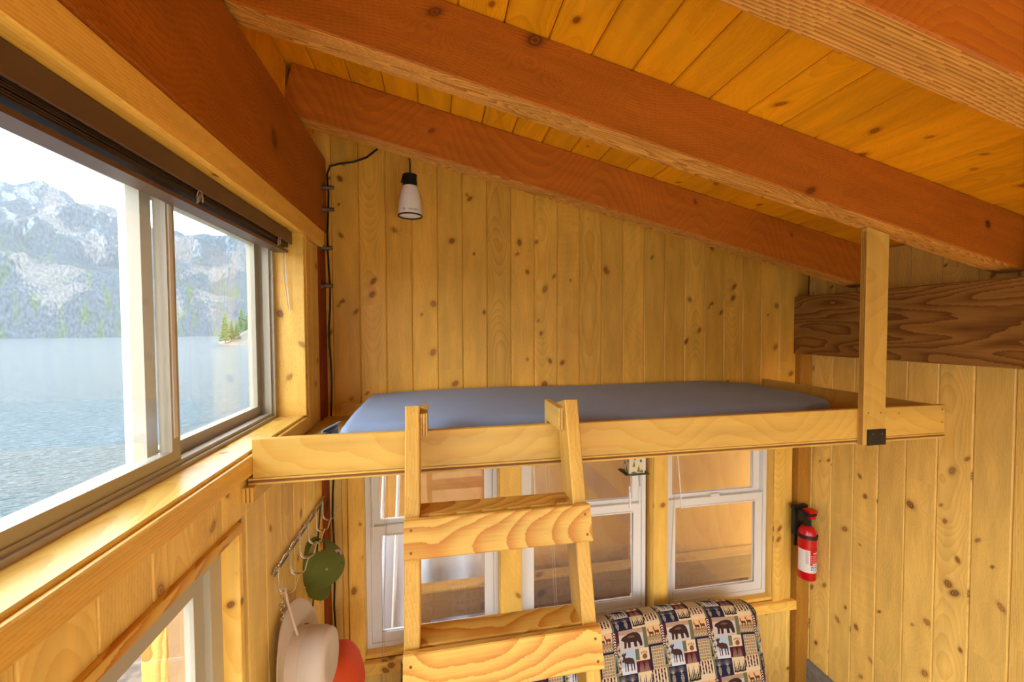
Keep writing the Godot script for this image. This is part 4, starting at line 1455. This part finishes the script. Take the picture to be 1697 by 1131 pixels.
func extinguisher() -> void:
	var base := P(2.030, -1.405, 1.90)
	var t := thing("fire_extinguisher", "red fire extinguisher with a white label strapped to the corner post", "extinguisher", base)
	var r := 0.045
	put(t, "cylinder", lathe([Vector2(0, 0.0), Vector2(0.038, 0.0), Vector2(0.043, 0.004), Vector2(r, 0.012), Vector2(r, 0.25), Vector2(0.042, 0.268), Vector2(0.034, 0.285), Vector2(0.026, 0.296), Vector2(0.018, 0.30), Vector2(0, 0.301)], 32), M.red, base)
	put(t, "valve", lathe([Vector2(0.019, 0.296), Vector2(0.019, 0.33), Vector2(0.024, 0.335), Vector2(0.024, 0.358), Vector2(0.016, 0.372), Vector2(0, 0.374)], 20), M.black, base)
	var hd := MB.new()
	hd.box(Vector3(-0.028, 0.36, -0.02), Vector3(0.030, 0.378, 0.03))
	hd.box(Vector3(-0.045, 0.33, -0.014), Vector3(-0.026, 0.385, 0.014))
	put(t, "handle", hd.mesh(), M.black, base)
	var lv := MB.new()
	lv.box(Vector3(-0.020, 0.378, -0.012), Vector3(0.030, 0.392, 0.034))
	lv.box(Vector3(-0.016, 0.345, 0.018), Vector3(0.016, 0.362, 0.036))
	put(t, "lever", lv.mesh(), M.red, base)
	var gauge := put(t, "gauge", lathe([Vector2(0, 0), Vector2(0.012, 0), Vector2(0.012, 0.006), Vector2(0, 0.0065)], 18), M.chrome, base + Vector3(0.010, 0.337, 0.022))
	gauge.rotation.x = PI / 2
	var face := put(gauge, "dial", lathe([Vector2(0, 0.0066), Vector2(0.009, 0.0066), Vector2(0.009, 0.0072), Vector2(0, 0.0072)], 18), std(Color8(60, 150, 70), 0.4), base + Vector3(0.010, 0.337, 0.022))
	face.set_meta("label", "green pressure dial")
	put(t, "strap", lathe([Vector2(r + 0.0005, 0.234), Vector2(r + 0.004, 0.234), Vector2(r + 0.004, 0.234), Vector2(r + 0.004, 0.254), Vector2(r + 0.004, 0.254), Vector2(r + 0.0005, 0.254)], 32), M.black, base)
	var bk := MB.new()
	bk.box(Vector3(-0.052, 0.234, -0.052), Vector3(-0.044, 0.388, -0.030))
	bk.box(Vector3(-0.056, 0.375, -0.052), Vector3(0.034, 0.398, -0.030))
	bk.box(Vector3(-0.030, 0.16, -0.058), Vector3(0.030, 0.39, -0.050))
	put(t, "wall_bracket", bk.mesh(), M.black, base)
	# wrap-round label, printed
	var lb := MB.new()
	var rows := []
	for i in 2:
		var line := []
		for j in 25:
			var a := lerpf(-1.75, 1.25, j / 24.0) - 0.10
			line.append(base + Vector3(sin(a) * (r + 0.0006), 0.05 + 0.125 * (1 - i), cos(a) * (r + 0.0006)))
		rows.append(line)
	lb.grid(rows, Vector2(25.0 / 24.0, 1))
	var im := Image.create(256, 128, false, Image.FORMAT_RGB8)
	im.fill(Color8(226, 220, 214))
	im.fill_rect(Rect2i(118, 0, 138, 84), Color8(196, 12, 24))
	for k in 14:
		im.fill_rect(Rect2i(78, 8 + k * 5, 32 - (k * 7) % 9, 2), Color8(150, 140, 140))
	im.fill_rect(Rect2i(150, 12, 84, 7), Color8(236, 214, 206))
	for k in 4:
		im.fill_rect(Rect2i(126, 28 + k * 12, 10, 6), Color8(226, 180, 176))
		im.fill_rect(Rect2i(142, 28 + k * 12, 60 - (k * 13) % 24, 3), Color8(222, 160, 158))
		im.fill_rect(Rect2i(142, 33 + k * 12, 44 + (k * 11) % 20, 2), Color8(222, 160, 158))
	im.fill_rect(Rect2i(140, 74, 74, 7), Color8(240, 226, 222))
	for k in 3:
		im.fill_rect(Rect2i(126 + k * 36, 90, 26, 22), Color8(30, 128, 190))
		im.fill_rect(Rect2i(132 + k * 36, 94, 6, 14), Color8(230, 236, 240))
		im.fill_rect(Rect2i(140 + k * 36, 100, 8, 8), Color8(230, 236, 240))
	for k in 8:
		im.fill_rect(Rect2i(150 + k * 9, 118, 6, 4), Color8(60, 54, 54))
	put(t, "label_sheet", lb.mesh(), textured(ImageTexture.create_from_image(im), Color(1, 1, 1), 0.35))


func wind_chime() -> void:
	var base := P(0.826, -0.612, 1.6)
	var t := thing("wind_chime", "small wind chime with a painted bird house and three metal tubes", "wind chime", base)
	var im := Image.create(64, 64, false, Image.FORMAT_RGB8)
	im.fill(Color8(214, 204, 178))
	for p in [[[.3, .9], [.4, .5], [.5, .9]], [[.62, .6], [.7, .2], [.8, .6]], [[.1, .95], [.2, .75], [.34, .95]], [[.5, .98], [.7, .86], [.9, .98]]]:
		poly(im, p, Color8(122, 116, 40), Vector2.ZERO, Vector2(64, 64))
	im.fill_rect(Rect2i(10, 12, 8, 10), Color8(74, 60, 48))
	im.fill_rect(Rect2i(36, 8, 9, 5), Color8(110, 96, 80))
	var house := MB.new()
	var c := [Vector3(-0.036, 0, -0.03), Vector3(0.036, 0, -0.03), Vector3(0.036, 0, 0.03), Vector3(-0.036, 0, 0.03)]
	for k in 4:
		var a: Vector3 = c[k]
		var b: Vector3 = c[(k + 1) % 4]
		var up := Vector3(0, 0.07, 0)
		house.quad(a, b, b * 0.9 + up, a * 0.9 + up, ((a + b) * Vector3(1, 0, 1)).normalized(), Vector2(0, 1), Vector2(1, 1), Vector2(1, 0), Vector2(0, 0))
	put(t, "house", house.mesh(), textured(ImageTexture.create_from_image(im), Color(1, 1, 1), 0.6), base)
	var roofm := MB.new()
	var e := [Vector3(-0.045, 0.066, 0.036), Vector3(0.045, 0.066, 0.036), Vector3(0.045, 0.066, -0.036), Vector3(-0.045, 0.066, -0.036), Vector3(-0.045, 0.105, 0), Vector3(0.045, 0.105, 0)]
	roofm.quad(e[0], e[1], e[5], e[4], Vector3(0, 0.7, 0.7))
	roofm.quad(e[3], e[2], e[5], e[4], Vector3(0, 0.7, -0.7))
	roofm.tri(e[0], e[3], e[4], Vector3.LEFT, Vector3.LEFT, Vector3.LEFT)
	roofm.tri(e[1], e[2], e[5], Vector3.RIGHT, Vector3.RIGHT, Vector3.RIGHT)
	put(t, "roof", roofm.mesh(), std(Color8(90, 100, 40), 0.6), base)
	var bs := MB.new()
	bs.box(Vector3(-0.052, -0.005, -0.040), Vector3(0.052, 0.0, 0.040))
	put(t, "base", bs.mesh(), std(Color8(64, 74, 32), 0.6), base)
	put(t, "hanging_cord", tube([base + Vector3(0, 0.10, 0), base + Vector3(0, 0.20, 0)], 0.0012, 5), M.black)
	for p in [[-0.026, 0.02, -0.085, -0.150], [-0.012, -0.012, -0.07, -0.142], [0.026, 0.005, -0.065, -0.145]]:
		put(t, "tube", tube([base + Vector3(p[0], p[2], p[1]), base + Vector3(p[0], p[3], p[1])], 0.0036, 8), M.white_cord)
		put(t, "string", tube([base + Vector3(p[0] * 0.7, -0.004, p[1]), base + Vector3(p[0], p[2], p[1])], 0.0007, 4), M.black)


func corner_cable() -> void:
	var pts := []
	pts.append_array([P(-0.245, 0.80, 1.9), P(-0.30, 0.778, 1.95), P(-0.36, 0.762, 1.97), P(-0.42, 0.752, 1.975), P(-0.462, 0.738, 1.975)])
	for k in 26:
		var y := lerpf(0.70, -1.45, k / 25.0)
		pts.append(P(-0.474 + 0.004 * sin(k * 1.3), y, 1.972 + 0.003 * sin(k * 2.1)))
	tag(put(self, "power_cable", tube(pts, 0.0045, 8), M.black), "thin black cable running down the back corner from the rafter", "cable")
	var spots := [[0.628, "topmost hex bolt end sticking out of the dark header beam"], [0.532, "second hex bolt end sticking out of the dark header beam"], [0.362, "hex bolt end just below the header beam in the corner"], [0.196, "lowest hex bolt end in the back corner by the cable"]]
	for s in spots.size():
		var y: float = spots[s][0]
		var x := XL if s < 2 else -0.494
		var at := P(x, y, 1.93)
		var t := thing("hex_bolt", spots[s][1], "bolt", at, "bolts in the back corner")
		var turn := Basis(Vector3(0, 0, 1), -PI / 2)
		for part in [["washer", 0.0, 0.003, 0.018, 20], ["nut", 0.003, 0.018, 0.0135, 6], ["shank", 0.018, 0.046, 0.0085, 14]]:
			var i := put(t, part[0], lathe([Vector2(0, part[1]), Vector2(part[3], part[1]), Vector2(part[3], part[1]), Vector2(part[3], part[2]), Vector2(part[3], part[2]), Vector2(0, part[2])], part[4]), M.steel, at)
			i.basis = turn


func rack_and_hats() -> void:
	var y := -0.735
	var t := thing("hook_rack", "long chrome wire coat rack with double hooks on the lake-side wall", "coat rack", P(-0.5, y, 1.6))
	var line := []
	for k in 25:
		line.append(P(-0.494, y + 0.003 * sin(k * 2.0), lerpf(1.315, 1.905, k / 24.0)))
	put(t, "rail", tube(line, 0.0035, 8), M.chrome)
	var line2 := []
	for k in 25:
		line2.append(P(-0.494, y - 0.018, lerpf(1.335, 1.895, k / 24.0)))
	put(t, "rail", tube(line2, 0.003, 8), M.steel)
	for k in 6:
		var d := 1.345 + 0.098 * k
		var hk := Node3D.new()
		hk.name = "hook"
		t.add_child(hk, true)
		hk.position = P(-0.494, y, d) - t.position
		for s in 2:
			var pts := []
			for i in 17:
				var q := i / 16.0
				var p := Vector2.ZERO
				if q < 0.35:
					p = Vector2(0.012, -0.058 * q / 0.35)
				elif q < 0.85:
					var an := PI + PI * 0.95 * (q - 0.35) / 0.5
					p = Vector2(0.036 + 0.024 * cos(an), -0.058 + 0.022 * sin(an))
				else:
					p = Vector2(0.060 + 0.010 * (q - 0.85) / 0.15, -0.055 + 0.030 * (q - 0.85) / 0.15)
				pts.append(P(-0.496 + p.x, y + p.y, d + (s * 2 - 1) * 0.006 * (1.0 - q * 0.8)))
			put(hk, "wire", tube(pts, 0.0022, 6), M.chrome)
		var curl := []
		for i in 20:
			var an := i * 0.9
			curl.append(P(-0.490 + 0.006 * cos(an), y + 0.006 * sin(an), d - 0.018 + 0.0022 * i))
		put(hk, "twist", tube(curl, 0.0016, 5), M.chrome)
	sun_hat()
	cap()
	# orange bag hanging below
	var bag_at := P(-0.385, -1.42, 1.62)
	var bag_bend := func(p: Vector3) -> Vector3: return p + Vector3(0.012 * sin(p.y * 30.0), 0, 0.01 * sin(p.y * 22.0 + p.x * 14.0))
	var bag := thing("orange_bag", "bright orange fabric bag hanging below the tan hat", "bag", bag_at)
	put(bag, "body", cushion(Vector3(0.085, 0.19, 0.10), 0.075, Vector3i(14, 24, 14), Vector2.ONE, bag_bend), M.orange, bag_at)
	put(bag, "strap", tube([bag_at + Vector3(-0.05, 0.17, -0.03), bag_at + Vector3(-0.104, 0.30, -0.06), bag_at + Vector3(-0.106, 0.67, -0.21)], 0.003, 6), M.black)
	# twisted wire hanging from the nearest hook
	var wire := []
	for k in 30:
		var yy := lerpf(-0.79, -0.885, k / 29.0)
		wire.append(P(-0.468 + 0.006 * sin(k * 0.9), yy, 1.318 + 0.010 * sin(k * 0.45) * (1.0 - k / 60.0)))
	tag(put(self, "hanging_wire", tube(wire, 0.0016, 5), M.chrome), "loose twisted wire hanging from the nearest coat hook", "wire")


func sun_hat() -> void:
	var at := P(-0.452, -1.065, 1.385)
	var t := thing("sun_hat", "tan wide-brimmed sun hat with a mesh crown hanging on its side", "hat", at)
	# hat axis points into the room; local y is the axis
	var ax := Vector3(0.985, 0.06, 0.10).normalized()
	var up := Vector3(-0.06, 1, -0.12)
	up = (up - ax * up.dot(ax)).normalized()
	var bs := Basis(up.cross(ax).normalized() * -1.0, ax, up)
	bs = Basis(ax.cross(up), ax, up)
	# brim
	var b := MB.new()
	var rows := []
	for layer in 2:
		for i in 9:
			var q := i / 8.0 if layer == 0 else 1.0 - i / 8.0
			var line := []
			for j in 48:
				var an := TAU * j / 48.0
				var rr := lerpf(0.086, 0.165, q)
				var lift := 0.012 * q * q * cos(2.0 * an)
				line.append(Vector3(rr * cos(an) * 0.9, lift - 0.004 * layer, rr * sin(an) * 1.08))
			rows.append(line)
	b.grid(rows, Vector2.ONE, true)
	var bi := put(t, "brim", b.mesh(), M.khaki, at)
	bi.basis = bs
	var band := put(t, "band", lathe([Vector2(0.0875, 0.0), Vector2(0.0865, 0.02), Vector2(0.085, 0.036), Vector2(0.085, 0.036), Vector2(0.080, 0.036)], 40, 1.14), M.khaki, at)
	band.basis = bs
	var mesh_t := Image.create(64, 64, false, Image.FORMAT_RGB8)
	mesh_t.fill(Color8(216, 202, 186))
	for j in 8:
		for i in 8:
			mesh_t.fill_rect(Rect2i(i * 8 + (4 if j % 2 else 0), j * 8, 4, 4), Color8(160, 142, 120))
	var mm := textured(ImageTexture.create_from_image(mesh_t), Color(1, 1, 1), 0.85, 0.2)
	mm.uv1_scale = Vector3(14, 14, 1)
	var cr := put(t, "mesh_crown", lathe([Vector2(0.0835, 0.034), Vector2(0.0825, 0.06), Vector2(0.080, 0.085), Vector2(0.073, 0.101)], 40, 1.14), mm, at)
	cr.basis = bs
	var tp := put(t, "crown_top", lathe([Vector2(0.0755, 0.099), Vector2(0.072, 0.107), Vector2(0.060, 0.112), Vector2(0.03, 0.108), Vector2(0.0, 0.104)], 40, 1.14), M.khaki, at)
	tp.basis = bs
	for k in 2:
		put(t, "eyelet", tube([at + bs * Vector3(0.0860 * cos(1.9 + 0.22 * k), 0.02, 0.098 * sin(1.9 + 0.22 * k)), at + bs * Vector3(0.0885 * cos(1.9 + 0.22 * k), 0.02, 0.101 * sin(1.9 + 0.22 * k))], 0.004, 8), M.screw)
	put(t, "chin_cord", tube([P(-0.466, -0.790, 1.335), P(-0.460, -0.85, 1.345), P(-0.440, -0.985, 1.37)], 0.004, 7), M.khaki)


func cap() -> void:
	var at := P(-0.480, -0.925, 1.70)
	var t := thing("baseball_cap", "olive green cap with a small flag patch hanging by its strap", "cap", at)
	var ax := Vector3(0.90, 0.10, 0.40).normalized()
	var rear := Vector3(-0.25, 1, 0.25)
	rear = (rear - ax * rear.dot(ax)).normalized()
	var bs := Basis(ax.cross(-rear), ax, -rear)      # local y: crown top, local -z: rear
	var r := 0.085
	var m := MB.new()
	var dome := func(ph: float, th: float, k: float) -> Vector3:
		return Vector3(r * k * cos(th) * sin(ph) * 0.95, 0.12 * k * sin(th), r * k * cos(th) * cos(ph) * 1.18)
	var nth := 16
	var nph := 48
	for i in nth:
		for j in nph:
			var p0 := TAU * j / nph
			var p1 := TAU * (j + 1) / nph
			var t0 := PI / 2 * i / nth
			var t1 := PI / 2 * (i + 1) / nth
			var pm := (p0 + p1) / 2.0
			# arched gap above the strap, at the rear
			if absf(pm - PI) < 0.5 * sqrt(maxf(0.0, 1.0 - pow(t0 / 0.62, 2.0))) and t0 > 0.11:
				continue
			for k in [1.0, 0.97]:
				var q := [dome.call(p0, t0, k), dome.call(p1, t0, k), dome.call(p1, t1, k), dome.call(p0, t1, k)]
				var s := 1.0 if k == 1.0 else -1.0
				m.tri(q[0], q[1], q[2], q[0].normalized() * s, q[1].normalized() * s, q[2].normalized() * s)
				m.tri(q[0], q[2], q[3], q[0].normalized() * s, q[2].normalized() * s, q[3].normalized() * s)
	var crown := put(t, "crown", m.mesh(), M.green, at)
	crown.basis = bs
	# bill
	var b := MB.new()
	var rows := []
	for layer in 2:
		for i in 7:
			var q := i / 6.0 if layer == 0 else 1.0 - i / 6.0
			var line := []
			for j in 19:
				var u := j / 18.0 * 2.0 - 1.0
				var ph := u * 1.15
				var inner := Vector3(r * sin(ph) * 0.95, 0.0, r * cos(ph) * 1.18)
				var outer := Vector3(r * sin(ph) * 0.92, -0.022 + 0.020 * cos(ph), r * cos(ph) * 1.18 + 0.075 * pow(maxf(0.0, cos(u * 1.45)), 0.6))
				line.append(inner.lerp(outer, q) + Vector3(0, -0.014 * u * u * q - 0.003 * layer, 0))
			rows.append(line)
	b.grid(rows)
	var bill := put(t, "bill", b.mesh(), M.green, at)
	bill.basis = bs
	# strap loop carried by the hook
	var st := []
	for k in 13:
		var ph := PI + lerpf(-0.62, 0.62, k / 12.0)
		st.append(at + bs * (Vector3(r * sin(ph) * 0.95, 0.004 + 0.0 * k, r * cos(ph) * 1.18)))
	put(t, "strap", tube(st, 0.006, 6), M.green)
	var button := put(t, "button", lathe([Vector2(0.009, 0), Vector2(0.008, 0.004), Vector2(0, 0.006)], 12), M.green, at + bs * Vector3(0, 0.119, 0))
	button.basis = bs
	for e in [[2.0, 1.0], [-2.0, 0.9], [0.9, 0.9]]:
		var c: Vector3 = dome.call(e[0], e[1], 1.012)
		var ey := put(t, "eyelet", lathe([Vector2(0.002, 0), Vector2(0.0045, 0.0), Vector2(0.004, 0.0015), Vector2(0.002, 0.0015)], 12), M.cord, at + bs * c)
		ey.basis = bs * Basis(Quaternion(Vector3.UP, c.normalized()))
	# flag patch: red and white stripes with a blue corner
	var im := Image.create(52, 32, false, Image.FORMAT_RGB8)
	im.fill(Color8(222, 206, 196))
	for k in 7:
		im.fill_rect(Rect2i(0, k * 5, 52, 2), Color8(196, 56, 44))
	im.fill_rect(Rect2i(0, 0, 22, 16), Color8(70, 76, 96))
	var fm := MB.new()
	var fr := []
	for i in 5:
		var line := []
		for j in 7:
			line.append(dome.call(2.85 - 0.80 * j / 6.0, 1.20 - 0.24 * i / 4.0, 1.012))
		fr.append(line)
	fm.grid(fr, Vector2(7.0 / 6.0, 1))
	var flag := put(t, "flag_patch", fm.mesh(), textured(ImageTexture.create_from_image(im), Color(1, 1, 1), 0.85), at)
	flag.basis = bs
